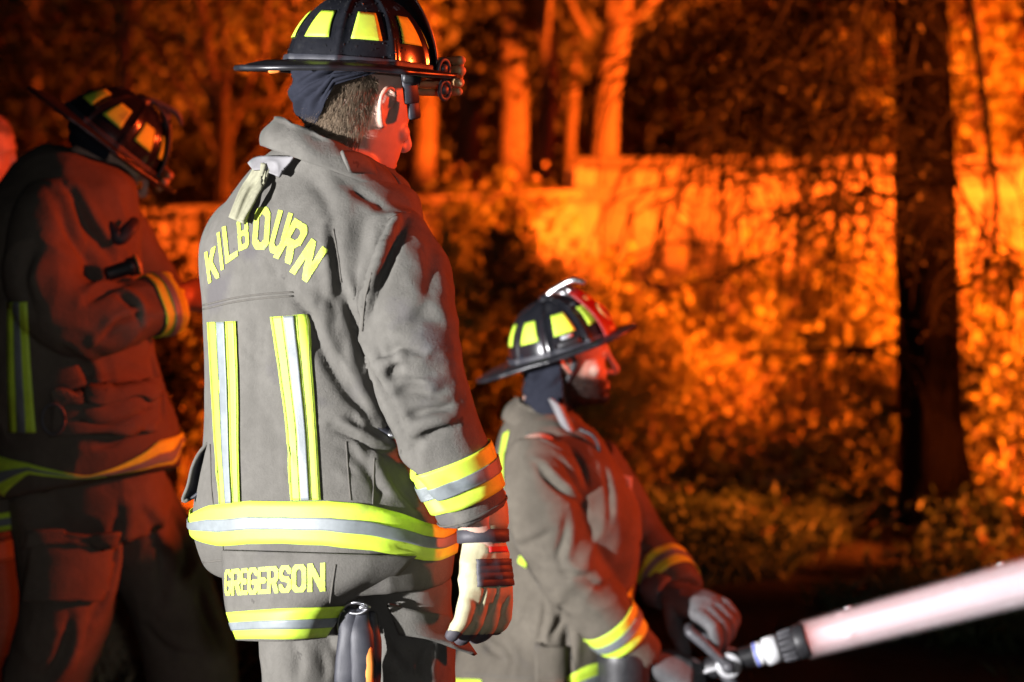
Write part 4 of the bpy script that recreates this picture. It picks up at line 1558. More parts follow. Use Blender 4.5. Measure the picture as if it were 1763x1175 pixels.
        am = rc.uniform(.0018, .0045) * (.55 if zone == 3 else .6 if zone == 0 else 1)
        folds.append(([(x - math.cos(an) * ln / 2, y - math.sin(an) * ln / 2), (x + rc.normal() * 3, y + rc.normal() * 3), (x + math.cos(an) * ln / 2, y + math.sin(an) * ln / 2)], am, rc.uniform(.0045, .008), .7, 1 if rc.random() < .5 else -1))
    for pts, a, w, lip, sd in folds:
        fold(jm, bv, pts, a, w, lip, sd)
    sm = jm.copy()
    jacket = link('jacket', jm, m_coat, body)
    bv = bvh_of(sm)

    # sewn seams
    for pts in ([(350, 526), (400, 514), (450, 507), (505, 503)], [(350, 533), (400, 521), (450, 514), (505, 510)], [(640, 470), (628, 520), (624, 570)], [(574, 395), (582, 440), (588, 486)], [(596, 760), (600, 820), (604, 862)], [(645, 778), (642, 860), (640, 900), (638, 948)], [(362, 765), (366, 860), (380, 900), (385, 955)],
                [(668, 376), (690, 368), (706, 366)], [(338, 970), (420, 962), (560, 960), (640, 964)]):
        seam(bv, pts, jacket)

    # lime and silver trim
    sL = ([(360, 555), (366, 660), (373, 780), (380, 868)], [(408, 553), (412, 660), (413, 780), (415, 866)])
    sR = ([(467, 546), (481, 640), (494, 740), (502, 862)], [(531, 541), (539, 640), (546, 740), (553, 862)])
    for A, B in (sL, sR):
        trim_pair(jacket, lambda a, b, o: strip(bv, *lerp_lines(A, B, a, b), 60, 8, o), f=(.37, .64))
    top = [(334, 886), (366, 870), (431, 862), (563, 862), (615, 866), (646, 872), (690, 884), (727, 899), (752, 905)]
    bot = [(337, 956), (383, 940), (431, 936), (488, 935), (560, 938), (637, 947), (690, 957), (727, 965), (752, 965)]
    ax = P(560, 910, 4.17)
    bare = BVHTree.FromPolygons([tuple(v) for v in tor[0]], [tuple(q) for q in tor[1]])
    trim_pair(jacket, lambda a, b, o: waist_band(bv, ax, top, bot, a, b, off=o + .002, rmax=.32, bare=bare), f=(.36, .66))
    for A, B in (sL, sR):
        for k in (.055, .30, .70, .945):
            q, _ = lerp_lines(A, B, k, k)
            seam(bv, [tuple(v) for v in q], jacket, r=.0007, m=m_stitch, name='stitching', lift=.0048)
    c0, c1 = V(766, 760, 3.98), V(816, 884, 3.985)
    tl = np.array([-.10, 0, -.42])
    trim_pair(jacket, lambda a, b, o: ring_band(bv, c0, c1, .026 + .078 * a, .026 + .078 * b, off=o + .0015, rmax=.12), f=(.36, .66))
    seam_ring = ring_band(bv, c0, c1, .125, .128, off=.002, rmax=.12)
    add('seam', seam_ring, m_seam, jacket)

    # lettering across the shoulders
    L = [('K', (360, 489), (379, 478), (372, 424), (353, 436)), ('I', (377, 468), (391, 462), (383, 398), (370, 404)), ('L', (390, 455), (411, 441), (405, 386), (383, 392)),
         ('B', (412, 434), (430, 426), (427, 372), (408, 377)), ('O', (434, 430), (463, 431), (467, 357), (440, 358)), ('U', (461, 434), (484, 441), (505, 369), (480, 362)),
         ('R', (471, 443), (500, 456), (535, 393), (508, 376)), ('N', (499, 468), (529, 487), (564, 431), (537, 411))]
    for ch, bl, br, tr_, tl_ in L:
        add('letter', letter(bv, ch, bl, br, tr_, tl_, wid=.18), m_letter, jacket, smooth=False)

    # stand-up collar round the neck
    cu, cl = V(577, 248, 4.2), V(578, 296, 4.19)
    up_, lo = ring(cu, .094, .088, f, 2.1, -.50, -.10, 72), ring(cl, .128, .118, f, 2.1, -.36, -.06, 72)
    G = np.zeros((73, 10, 3))
    for i in range(73):
        for j in range(10):
            t = j / 9
            q = lo[i % 72] * (1 - t) + up_[i % 72] * t
            o = q - (cl * (1 - t) + cu * t)
            o[2] = 0
            G[i, j] = q + norm(o) * (.012 * math.sin(math.pi * t) + .004 * math.sin(i * .9 + 5 * t) * t + .006 * (t > .9))
    col_vf = grid_sheet(G, .007)
    collar = add('collar', col_vf, m_coat, jacket)
    fl = np.zeros((14, 8, 3))
    add('throat_tab', grid_sheet(np.array([[V(600 + 52 * u + 14 * v, 262 + 34 * u + 36 * v - 10 * math.sin(math.pi * u), 4.068 - .012 * math.sin(math.pi * v) + .05 * u) for v in np.linspace(0, 1, 8)] for u in np.linspace(-.25, 1, 16)]), .006, -FWD), m_coat, collar)

    # hanging strap and turned-out grey flap on the shoulder
    A = [(452, 284), (440, 305), (423, 330), (402, 380)]
    B = [(474, 290), (464, 318), (446, 342), (428, 391)]
    g = strip(bv, A, B, 40, 13, .010, .005)
    gv = np.array(g[0])
    k = np.arange(len(gv)) % (40 * 13)
    gv += (np.sin(k // 13 / 40 * 9) * .004 + .004 * np.cos((k % 13) / 12 * 4 * math.pi + k // 13 * .05) + .002 * vnoise(gv * 60))[:, None] * -FWD
    add('hanger_strap', (gv, g[1]), m_strap, jacket)
    add('hanger_edge', strip(bv, [(466, 290), (459, 318), (446, 352), (427, 388)], [(474, 290), (468, 318), (455, 352), (433, 391)], 22, 4, .023, .004), m_strap, jacket)
    vf = strip(bv, [(438, 290), (452, 278), (480, 274), (514, 274)], [(446, 300), (466, 300), (486, 312), (494, 300)], 30, 11, .012, .005)
    vv = np.array(vf[0])
    vv += ((1 - np.abs(vnoise(vv * 34 + 2))) * .012)[:, None] * -FWD
    add('collar_flap', (vv, vf[1]), m_lining, jacket)

    # coat tail with the name, below the hem
    lt = [(383, 948), (386, 1010), (392, 1055), (409, 1102)]
    rt = [(716, 958), (672, 1000), (594, 1042), (560, 1097)]
    lt, rt = spline(np.array(lt, float), 30), spline(np.array(rt, float), 30)
    G = np.zeros((30, 34, 3))
    for i in range(30):
        for j in range(34):
            u = j / 33
            px, py = lt[i] * (1 - u) + rt[i] * u
            py += (5 * math.sin(math.pi * u) if i > 20 else 0) * (i - 20) / 10
            p, _ = sight(bv, px, min(py, 965))
            p0, _ = sight(bv, lt[0][0] * (1 - u) + rt[0][0] * u, 950)
            w_ = min(1, max(0, (i - 1) / 9))
            dd = min((p if p is not None else p0)[1], p0[1] + .012) * (1 - w_) + (p0[1] - .006) * w_
            G[i, j] = P(px, py, dd - .010 + .0004 * i + .006 * math.sin(5 * u + i * .12) * (i / 29))
    tail_vf = grid_sheet(G, .006, -FWD)
    tail = add('coat_tail', tail_vf, m_coat, jacket)
    tb = BVHTree.FromPolygons([tuple(v) for v in tail_vf[0]], [tuple(q) for q in tail_vf[1]])
    A = [(392, 1054), (440, 1051), (520, 1046), (592, 1042)]
    B = [(409, 1100), (440, 1100), (500, 1100), (560, 1096)]
    o = add('tail_trim', strip(tb, *lerp_lines(A, B, 0, .99), 40, 7, .003), m_lime, jacket)
    add('silver_stripe', strip(tb, *lerp_lines(A, B, .36, .66), 40, 5, .005), m_silver, jacket)
    cells = [('G', 388, 399), ('R', 399, 416), ('E', 416, 427), ('G', 427, 445), ('E', 445, 461), ('R', 461, 480), ('S', 481, 502), ('O', 503, 528), ('N', 530, 560)]
    for ch, x0, x1 in cells:
        yb = lambda x: 1026 - (x - 389) * .045
        yt = lambda x: 981 - (x - 389) * .070
        add('letter', letter(tb, ch, (x0, yb(x0)), (x1, yb(x1)), (x1, yt(x1)), (x0, yt(x0)), wid=.2), m_letter, jacket, smooth=False)
    seam(tb, [(578, 972), (572, 1010), (568, 1038)], jacket)

    # pocket flap standing open on the far flank: pale edge, dark lining
    edge = spline(np.array([(357, 764), (342, 782), (331, 806), (324, 836), (315, 862), (330, 858), (346, 846)], float), 26)
    inner = spline(np.array([(360, 768), (359, 790), (358, 812), (357, 830), (354, 842), (352, 846), (350, 847)], float), 26)
    G = np.array([[P(*(edge[i] * (1 - v) + inner[i] * v), 4.15 + .012 * v + .01 * math.sin(math.pi * v)) for v in np.linspace(0, 1, 6)] for i in range(26)])
    pf = add('pocket_flap', grid_sheet(G, .006, -FWD), m_blackfab, jacket)
    add('flap_edge', tube([P(x, y, 4.145) for x, y in edge[:20]], .0035, n=8), m_coat, pf)

    # clip on the flank
    p, n = sight(bv, 672, 748)
    ax_ = norm(P(705, 770, 4.05) - P(640, 735, 4.05))
    M = frame(p + n * .012, ax_, n)
    clip = add('clip', xform(merge(tube([(-.005, -.012, 0), (.028, -.013, .004), (.036, 0, .004), (.028, .013, .004), (-.005, .012, 0)], .0032, n=8, res=20),
                                   box((-.004, 0, 0), (.016, .034, .009), bev=.003), box((.014, 0, .001), (.012, .02, .008), bev=.002)), M), m_metal, jacket)
    add('clip_strap', xform(box((-.028, 0, -.003), (.05, .026, .006), bev=.002), M), m_blackfab, clip)

    # head gear
    hx = np.array([.82 * math.cos(R(5)), .57 * math.cos(R(5)), -math.sin(R(5))])
    Mhel = frame(V(617, 127, 4.205), hx, (-.01, 0, 1))
    helm = make_helmet(Mhel, body, m_brim, m_dkmetal, goggles=False, front_mark=False, shield_h=.15, crest=False)
    T = lambda vf: xform(vf, Mhel)
    gog = add('goggles', T(merge(*[tube([(.176 - .012 * abs(y) / .05, y, z) for y in np.linspace(-.082, .075, 9)], r, n=10, round_ends=True) for z, r in ((.036, .0085), (.018, .0105), (-.002, .009), (-.018, .007))])), m_goggle, helm)
    add('goggle_lens', T(grid_sheet(np.array([[(.186 - 3 * y * y, y, z) for y in np.linspace(-.06, .055, 9)] for z in np.linspace(-.008, .04, 5)]), .004, (1, 0, 0))), m_goggle, gog)
    for (x, y, z) in ((.118, -.088, .018), (.128, -.08, -.018)):
        a = np.linspace(0, 2 * math.pi, 16)
        add('bracket', T(merge(tube([(x + .012 * math.cos(t), y + .004 * math.cos(t) * .5, z + .016 * math.sin(t)) for t in a], .0038, n=8, round_ends=False),
                               box((x - .002, y - .003, z), (.014, .009, .016), bev=.003))), m_dkmetal, helm)
    add('tail_ring', T(merge(tube([(-.188, -.028, -.012), (-.178, -.036, -.010)], .0052, n=8))), m_orange, helm)
    rs = np.random.default_rng(41)
    vf = []
    for k in range(170):
        a_, z_ = rs.uniform(R(130), R(290)), rs.uniform(.02, .12)
        p_ = dome_pt(np.array([a_]), np.array([z_]), .0004)[0]
        vf.append(ball(p_, rs.uniform(.0006, .0015), nu=8, nv=5))
    dr = add('water_drops', T(merge(*vf)), m_drop, helm)
    dr['kind'] = 'stuff'
    # temple strap with its buckle
    for c, s in (((.052, -.088, -.02), (.03, .008, .055)), ((.064, -.084, -.055), (.024, .009, .036))):
        add('chin_strap', T(box(c, s, Matrix.Rotation(R(-12), 3, 'Y'), bev=.003)), m_blackfab, helm)
    add('strap_buckle', T(box((.05, -.094, -.004), (.036, .01, .02), bev=.003)), m_black, helm)

    # rolled-up hood at the nape
    lo_ = lambda t: .004 - .062 * math.sin(math.pi * min(1, max(0, (t - .0) / .72))) ** .7 + .046 * max(0, (t - .62) / .38)
    Mn = frame(V(617, 172, 4.205), np.array([.80, .60, -.10]), (0, 0, 1))
    hood_sheet(Mn, body, R(100), R(266), lo_, top=.052, grow=.017, seed=2.0, fold_amp=.009)
    hair_strands(me, np.linalg.inv(np.linalg.inv(Mh)), lambda q: (q[:, 2] < .04) & (q[:, 2] > -.068) & (q[:, 0] < -.024 - .3 * np.maximum(0, -q[:, 2] - .03)) & (q[:, 0] > -.13), 5200, .022, m_hair, body, droop=(-.15, 0, -1), seed=3) if False else None
    return body, me, Mh, base


BODY1, ME1, MH1, BASE1 = standing()


def scalp_hair(body, me, M, base, n, length, seed, region, m=None, name='hair', wid=.0009):
    off = me.copy()
    set_co(off, get_co(me) + base)
    hair_strands(off, M, region, n, length, m or m_hair, body, droop=(-.12, 0, -1), seed=seed, name=name, wid=wid)
    bpy.data.meshes.remove(off)


scalp_hair(BODY1, ME1, MH1, BASE1, 9500, .019, 3, lambda q: (q[:, 2] < .045) & (q[:, 2] > -.072) & (q[:, 0] < -.026) & (q[:, 0] > -.13) & (np.abs(q[:, 1]) < .082), wid=.0006)


def standing_glove():
    wrist = P(832, 930, 4.0)
    tip = P(838, 1075, 3.97)
    x = norm(tip - wrist)
    M = frame(wrist + x * .004, x, (.62, -.78, .05)) @ np.diag([1.04, 1.14, 1.1, 1])
    shapes = hand_shapes(M, curl=(34, 30, 26, 20), thumb=(22, 50), fat=1.14, spread=9, L=.9)
    gm = union('glove', shapes, .0022, 2)
    co = get_co(gm)
    set_co(gm, co + get_no(gm) * (vnoise(co * 55)[:, None] * .0014 + (1 - 2 * np.abs(vnoise(co * 28 + 3)))[:, None] * .0016))
    bv = bvh_of(gm)
    for pts in ([(836, 1000), (832, 1030), (824, 1060)], [(858, 1002), (852, 1035), (842, 1062)], [(880, 1000), (872, 1035), (862, 1055)]):
        fold(gm, bv, pts, .003, .003, .4)
    bv = bvh_of(gm)
    glove = link('glove', gm, m_cream, BODY1)
    T = lambda vf: xform(vf, M)
    # knuckle pad with stitched ridges
    g = np.zeros((30, 16, 3))
    for i in range(30):
        for j in range(16):
            px = (.028 + .043 * i / 29)
            y = .047 - .078 * j / 15
            o = M[:3, :3] @ np.array([px, y, .08]) + M[:3, 3]
            p, n = hit(bv, o, -M[:3, 2])
            if p is None:
                p = M[:3, :3] @ np.array([px, y, .012]) + M[:3, 3]
            g[i, j] = p + M[:3, 2] * ((.003 + .0013) * 1 - .0013 + .0013 * abs(math.sin(math.pi * i / 29 * 4)))
    add('knuckle_pad', grid_sheet(g, .003, M[:3, 2]), m_gdark, glove)
    ringp = lambda s, r, th, w: lathe([(s - w, r), (s - w * .9, r + th), (s + w * .9, r + th), (s + w, r)], M @ np.diag([1, 1.0, .84, 1]), n=40)
    add('wrist_strap', ringp(-.010, .0365, .005, .011), m_gdark, glove)
    add('glove_cuff', lathe([(-.085, .034), (-.08, .038), (-.05, .041), (-.03, .041), (-.02, .038), (-.02, .034)], M @ np.diag([1, 1.0, .9, 1]), n=40), m_cream, glove)
    q = np.zeros((5, 10, 3))
    for i in range(5):
        for j in range(10):
            o = M[:3, :3] @ np.array([.008 + .009 * i / 4, .03 - .04 * j / 9, .08]) + M[:3, 3]
            p, n = hit(bv, o, -M[:3, 2])
            q[i, j] = (p if p is not None else o) + M[:3, 2] * .002
    add('cuff_label', grid_sheet(q, .0015, M[:3, 2]), m_gred, glove)
    # dark fingertips: caps grown from the glove itself
    co, no = get_co(gm) + BASE1, get_no(gm)
    Mi = np.linalg.inv(M)
    loc = co @ Mi[:3, :3].T + Mi[:3, 3]
    far = loc[:, 0] > .146 + .10 * np.clip(-loc[:, 1] - .02, 0, .02) - .35 * np.clip(-loc[:, 1] - .024, 0, .03)
    sel = [tuple(p.vertices) for p in gm.polygons if all(far[v] for v in p.vertices)]
    used = sorted({v for q_ in sel for v in q_})
    mp = {v: i for i, v in enumerate(used)}
    add('fingertip', ([co[v] + no[v] * .0012 for v in used], [tuple(mp[v] for v in q_) for q_ in sel]), m_gdark, glove)


standing_glove()


def standing_belt():
    """things clipped to the trousers"""
    T = P
    # pocket flap flung out to the fire side
    G = np.array([[T(668 + 20 * v + (106 + 26 * v) * u - 6 * math.sin(3 * u), 1040 + 52 * v + 22 * u ** 2 + (6 * math.sin(math.pi * u)) * (1 - v) + 14 * u * v, 4.03 - .02 * math.sin(math.pi * u) + .05 * u) for v in np.linspace(0, 1, 10)] for u in np.linspace(0, 1, 22)])
    vf = grid_sheet(G, .009, -FWD)
    vv = np.array(vf[0])
    vv += ((1 - 2 * np.abs(vnoise(vv * 16 + 8))) * .007)[:, None] * -FWD
    add('trouser_pocket_flap', (vv, vf[1]), m_coat, BODY1)
    # snap hook and a folded black glove strap hung from it
    hook = add('snap_hook', merge(tube([T(588, 1050, 4.0), T(600, 1040, 3.995), T(618, 1038, 3.99), T(634, 1046, 3.99), T(622, 1056, 3.99), T(604, 1056, 3.995), T(590, 1052, 4.0)], .0034, n=8, res=30, round_ends=False),
                                  tube([T(588, 1052, 4.0), T(583, 1075, 4.0), T(585, 1094, 4.0)], .003, n=8, res=10), box(T(628, 1046, 3.99), (.02, .008, .007), bev=.002)), m_metal, BODY1)
    m = merge(tube([T(602, 1058, 4.0), T(604, 1100, 3.99), T(600, 1175, 3.99), T(598, 1230, 4.0)], [.017, .022, .024, .02], n=14, res=20, flat=.5, up=(0, -1, 0)),
              tube([T(622, 1056, 4.0), T(622, 1100, 3.985), T(626, 1175, 3.985), T(624, 1240, 4.0)], [.012, .02, .022, .02], n=14, res=20, flat=.55, up=(0, -1, 0)),
              tube([T(640, 1060, 4.01), T(642, 1120, 4.0), T(640, 1200, 4.0)], [.010, .014, .014], n=12, res=16, flat=.6, up=(0, -1, 0)))
    V = np.array(m[0])
    V += vnoise(V * 60)[:, None] * .002
    add('glove_holder', (V, m[1]), m_blackfab, BODY1)
    add('holder_strap', tube([T(634, 1118, 3.978), T(636, 1150, 3.974), T(634, 1200, 3.978)], [.007, .0075, .007], n=10, res=12, flat=.5, up=(0, -1, 0)), m_orange, BODY1)


standing_belt()

# ------------------------------------------------------------------ the kneeling nozzleman, in profile
def collar_band(cu, cl, ru, rl, f, su, sl, m, parent, seed=0.0, gap=0.0):
    """open stand-up collar; gap (radians) is left open at the front"""
    up_, lo = ring(cu, *ru, f, 2.1, *su, 72), ring(cl, *rl, f, 2.1, *sl, 72)
    k0 = int(gap / (2 * math.pi) * 72 / 2)
    idx = [(18 + k0 + i) % 72 for i in range(72 - 2 * k0 + 1)]
    G = np.zeros((len(idx), 10, 3))
    for n_, i in enumerate(idx):
        for j in range(10):
            t = j / 9
            q = lo[i] * (1 - t) + up_[i] * t
            o = q - (np.asarray(cl) * (1 - t) + np.asarray(cu) * t)
            o[2] = 0
            G[n_, j] = q + norm(o) * (.011 * math.sin(math.pi * t) + .005 * math.sin(i * .8 + 5 * t + seed) * t + .006 * (t > .9))
    return add('collar', grid_sheet(G, .007), m, parent)


NOZ0, NOZ1 = P(1175, 1165, 5.72), P(1385, 1103, 5.68)
NAX = norm(NOZ1 - NOZ0)
NL = np.linalg.norm(NOZ1 - NOZ0)


def kneeling():
    f = np.array([.975, .22, 0])
    d0 = 5.85
    base = P(930, 900, 5.85)
    base[2] = gh(base[0], base[1])
    hp = R(4)
    Mh = frame(P(977, 614, 5.86), (math.cos(hp), .06, math.sin(hp)), (0, 0, 1))
    rows = [(704, 918, 988, .9, 0, -.25, 0), (724, 886, 1006, .72, 0, -.15, 0), (752, 866, 1030, .66, 0), (800, 855, 1064, .62, 0), (850, 853, 1088, .6, 0), (905, 856, 1096, .6, 0), (960, 862, 1094, .62, 0),
            (1010, 860, 1086, .66, 0), (1050, 846, 1078, .7, 0), (1090, 822, 1066, .74, 0), (1130, 792, 1062, .78, 0), (1180, 776, 1060, .8, 0), (1240, 772, 1058, .8, 0), (1290, 778, 1050, .8, 0)]
    armR = [(926, 778, 5.70), (930, 840, 5.645), (943, 905, 5.63), (984, 980, 5.62), (1030, 1044, 5.63), (1068, 1092, 5.65), (1106, 1134, 5.67)]
    radR = [.075, .093, .095, .082, .069, .059, .054]
    armL = [(1010, 790, 6.0), (1052, 862, 6.05), (1096, 925, 6.03), (1130, 966, 5.97), (1160, 1000, 5.9), (1174, 1020, 5.86)]
    radL = [.075, .082, .074, .066, .058, .052]
    tor, cen = torso(rows, f, d0, p=2.4)
    shapes = head_shapes(Mh)
    shapes.append(tube([P(930, 740, 5.86), P(945, 690, 5.86), P(962, 650, 5.86)], [.07, .062, .062], n=22, res=12))
    shapes.append(tube([P(945, 760, 5.86), P(960, 860, 5.86), P(965, 1000, 5.86), P(930, 1160, 5.86), P(915, 1230, 5.86)], [.1, .12, .12, .13, .13], n=20, res=26))
    shapes.append(tube([P(*p) for p in armR] + [P(1135, 1150, 5.68)], [.05, .055, .055, .047, .04, .036, .032, .03], n=14, res=24))
    shapes.append(tube([P(*p) for p in armL] + [P(1190, 1040, 5.83)], [.05, .05, .045, .04, .034, .03, .028], n=14, res=24))
    # legs: near knee forward and up, far knee on the ground
    thR = [(930, 1225, 5.74), (1010, 1245, 5.68), (1080, 1265, 5.66)]
    shR = [(1080, 1265, 5.66), (1072, 1320, 5.66), (1060, 1362, 5.66)]
    thL = [(920, 1230, 5.96), (985, 1290, 6.0), (1040, 1325, 6.0)]
    shL = [(1040, 1325, 6.0), (950, 1335, 6.0), (860, 1335, 6.0)]
    for lg, r in ((thR, .07), (shR, .05), (thL, .07), (shL, .05)):
        shapes.append(tube([P(*p) for p in lg], [r, r * .95, r * .85], n=14, res=14))
    me = union('person', shapes, .0036, 3)
    carve_face(me, Mh, beard=.95)
    body = link('person', me, m_skin2, None, base=base)
    thing(body, 'bearded firefighter kneeling in profile and aiming the hose nozzle', 'person', 'firefighters')
    tr = []
    for lg, r in ((thR, .105), (shR, .085), (thL, .105), (shL, .085)):
        tr.append(tube([P(*p) for p in lg], [r, r * .95, r * .9], n=20, res=20))
    tr.append(tube([P(915, 1190, 5.86), P(915, 1235, 5.86)], [.16, .15], n=20, res=8, flat=1.2, up=(0, 1, 0)))
    tm = union('trousers', tr, .008, 5)
    rumple(tm, .006, 6, .003, 17, seed=9)
    link('trousers', tm, m_coat2, body)
    bR = P(1060, 1362, 5.66)
    bR[2] = gh(bR[0], bR[1])
    boot(bR + np.array([.02, 0, 0]), f, body)
    bL = P(820, 1345, 6.0)
    bL[2] = gh(bL[0], bL[1])
    boot(bL, f, body)

    jm = union('jacket', [tor, tube([P(*p) for p in armR], radR, n=32, res=50, round_ends=False), tube([P(*p) for p in armL], radL, n=28, res=44, round_ends=False)], .0055, 5)
    rumple(jm, .0055, 6, .0025, 17, seed=3.1)
    bv = bvh_of(jm)
    for pts, a, w, lip, sd in [
        ([(926, 800), (945, 825), (975, 850), (1000, 870)], .012, .009, .7, 1),
        ([(960, 790), (985, 820), (1005, 855)], .010, .009, .6, 1),
        ([(975, 765), (1000, 800), (1012, 845)], .009, .009, .6, -1),
        ([(872, 890), (890, 950), (920, 1005), (960, 1050)], .010, .012, .3, 1),
        ([(975, 885), (970, 930), (962, 960), (975, 985)], .008, .010, .7, 1),
        ([(960, 985), (990, 992), (1020, 990)], .007, .009, .7, 1),
        ([(895, 940), (925, 930), (950, 915)], .006, .010, .7, 1),
        ([(918, 1020), (905, 1045), (890, 1070)], .012, .009, .6, 1),
        ([(938, 1028), (934, 1065), (928, 1105)], .014, .008, .6, 1),
        ([(966, 1044), (962, 1070), (950, 1095)], .012, .008, .6, -1),
        ([(978, 1060), (976, 1110), (972, 1170)], .018, .012, .4, 1),
        ([(826, 1092), (840, 1115), (862, 1130)], .010, .007, .6, 1),
        ([(870, 1110), (882, 1135), (872, 1168)], .008, .008, .6, 1),
        ([(1040, 800), (1050, 850), (1048, 900)], .009, .010, .5, 1),
        ([(1010, 1000), (1035, 1010), (1055, 1000)], .007, .009, .6, 1),
        ([(1100, 930), (1112, 950), (1105, 975)], .008, .009, .7, 1),
    ]:
        fold(jm, bv, pts, a, w, lip, sd)
    sm = jm.copy()
    jacket = link('jacket', jm, m_coat2, body)
    bv = bvh_of(sm)
    # sleeve bands
    c0, c1 = P(1030, 1044, 5.63), P(1106, 1134, 5.67)
    L = np.linalg.norm(c1 - c0)
    trim_pair(jacket, lambda a, b, o: ring_band(bv, c0, c1, .038 + .075 * a, .038 + .075 * b, off=o, rmax=.11), f=(.35, .64))
    e0, e1 = P(1130, 966, 5.97), P(1174, 1020, 5.86)
    trim_pair(jacket, lambda a, b, o: ring_band(bv, e0, e1, .03 + .07 * a, .03 + .07 * b, off=o, rmax=.11), f=(.35, .64))
    # hem trim at the near skirt and the trim behind the shoulder
    for A, B in (([(976, 1166), (1002, 1150), (1040, 1137)], [(985, 1215), (1012, 1206), (1062, 1186)]), ([(776, 1168), (800, 1170), (830, 1171)], [(776, 1215), (800, 1219), (830, 1221)])):
        trim_pair(jacket, lambda a, b, o: strip(bv, *lerp_lines(A, B, a, b), 24, 6, o), f=(.35, .62))
    A, B = [(868, 748), (861, 790), (860, 840)], [(878, 742), (869, 790), (868, 840)]
    add('trim_band', strip(bv, A, B, 24, 5, .003), m_lime, jacket)
    A, B = [(896, 955), (902, 962), (908, 970)], [(893, 968), (900, 973), (907, 978)]
    add('trim_band', strip(bv, A, B, 10, 5, .003), m_lime, jacket)
    for pts in ([(872, 905), (900, 960), (930, 1012)], [(905, 745), (940, 760), (990, 790)], [(1000, 1180), (985, 1130), (975, 1075)], [(800, 1160), (860, 1165), (960, 1168)]):
        seam(bv, pts, jacket)
    # side pocket
    A, B = [(925, 1110), (922, 1150), (920, 1200)], [(968, 1112), (968, 1150), (968, 1200)]
    add('pocket', strip(bv, A, B, 12, 10, .012, .012), m_coat2, jacket)
    # collar and front flaps
    cu, cl = P(952, 716, 5.86), P(938, 748, 5.86)
    collar_band(cu, cl, (.076, .080), (.094, .102), f, (-.55, 0), (-.40, 0), m_coat2, jacket, 1.0, gap=.9)
    G = np.array([[P(946 + 36 * u + 22 * v, 686 + 78 * u + 14 * v, 5.742 - .014 * math.sin(math.pi * v) + .01 * u) for v in np.linspace(0, 1, 8)] for u in np.linspace(0, 1, 14)])
    add('collar_edge', grid_sheet(G, .008, -FWD), m_lining, jacket)
    G = np.array([[P(1046 + 42 * u, 812 + 10 * u + (52 - 22 * u) * v + 22 * u * v, 5.74 - .01 * math.sin(3 * v)) for v in np.linspace(0, 1, 8)] for u in np.linspace(0, 1, 9)])
    add('chest_flap', grid_sheet(G, .004, -FWD), m_patch, jacket)
    add('radio_cord', tube([P(1000, 740, 5.72), P(1022, 752, 5.71), (P(1032, 775, 5.71)), P(1022, 800, 5.72), P(1040, 880, 5.71), P(1055, 960, 5.72)], .005, n=8, res=40), m_black, jacket)
    add('front_strap', tube([P(1052, 918, 5.73), P(1058, 955, 5.72), P(1072, 985, 5.72), P(1068, 1020, 5.73), P(1074, 1050, 5.74)], [.007, .008, .009, .008, .006], n=8, res=24, flat=.5, up=(0, -1, 0)), m_orange, jacket)
    add('chest_strap', tube([P(1005, 790, 5.73), P(1012, 850, 5.72), P(1030, 900, 5.72)], [.012, .012, .012], n=8, res=24, flat=.4, up=(0, -1, 0)), m_coat2, jacket)

    # helmet pushed back, hood down to the collar
    t = R(17)
    Mhel = frame(P(969, 606, 5.86), (math.cos(t) * .96, -.26, math.sin(t)), (-math.sin(t), 0, math.cos(t)))
    helm = make_helmet(Mhel, body, m_red, m_metal, front_mark=True, shield_h=.135)
    T = lambda vf: xform(vf, Mhel)
    p = dome_pt(np.array([R(-67)]), np.array([.044]), .003)[0]
    Mt = frame(p, (math.cos(R(23)), math.sin(R(23)) * .99, 0), (math.cos(R(-67)), math.sin(R(-67)), .1))
    add('helmet_tag', T(xform(box((0, 0, .0), (.03, .008, .002)), Mt)), m_patch, helm)
    p = dome_pt(np.array([R(-67)]), np.array([.028]), .003)[0]
    Mt = frame(p, (math.cos(R(23)), math.sin(R(23)) * .99, 0), (math.cos(R(-67)), math.sin(R(-67)), .1))
    add('light_clip', T(xform(box((0, 0, .004), (.055, .016, .012), bev=.003), Mt)), m_black, helm)
    add('chin_strap', tube([P(985, 612, 5.775), P(990, 622, 5.775), P(985, 640, 5.78), P(975, 660, 5.785)], [.007, .008, .007, .006], n=8, res=16, flat=.4, up=(0, -1, 0)), m_black, helm)
    Mn = frame(P(968, 610, 5.86), (1, .06, .05), (0, 0, 1))
    hood_sheet(Mn, body, R(76), R(264), lambda u: -.15 + .02 * u, top=.05, grow=.016, seed=5, fold_amp=.006, flare=.02)
    scalp_hair(body, me, Mh, base, 3200, .005, 12, lambda q: (q[:, 2] < -.05 + .25 * np.clip(.055 - q[:, 0], -.04, .1)) & (q[:, 2] > -.13) & (q[:, 0] > -.012) & (np.abs(q).max(1) < .15) & ((((q - [.096, 0, -.077]) / [.03, .022, .009]) ** 2).sum(1) > 1) & (q[:, 2] < -.03), m=m_beard, name='beard', wid=.0006)
    # eyes
    for s in (1, -1):
        e = Mh[:3, :3] @ np.array([.0825, .031 * s, .004]) + Mh[:3, 3]
        ey = add('eye', ball(e, .0095, nu=20, nv=14), m_eye, body)
        i = Mh[:3, :3] @ np.array([.0905, .031 * s, .0035]) + Mh[:3, 3]
        add('iris', ball(i, .0042), m_iris, ey)
    # gloves
    xr = norm(P(1180, 1160, 5.68) - P(1108, 1138, 5.67))
    M = frame(P(1128, 1146, 5.66), xr, (.25, -.75, .6))
    gm = union('glove', hand_shapes(M, curl=(62, 64, 62, 58), thumb=(30, 10), fat=1.3), .003, 3)
    link('glove', gm, m_ggrey, body)
    add('glove_cuff', lathe([(-.075, .034), (-.07, .044), (-.03, .042), (-.02, .037), (-.03, .033)], M @ np.diag([1, 1, .9, 1]), n=32), m_ggrey, body)
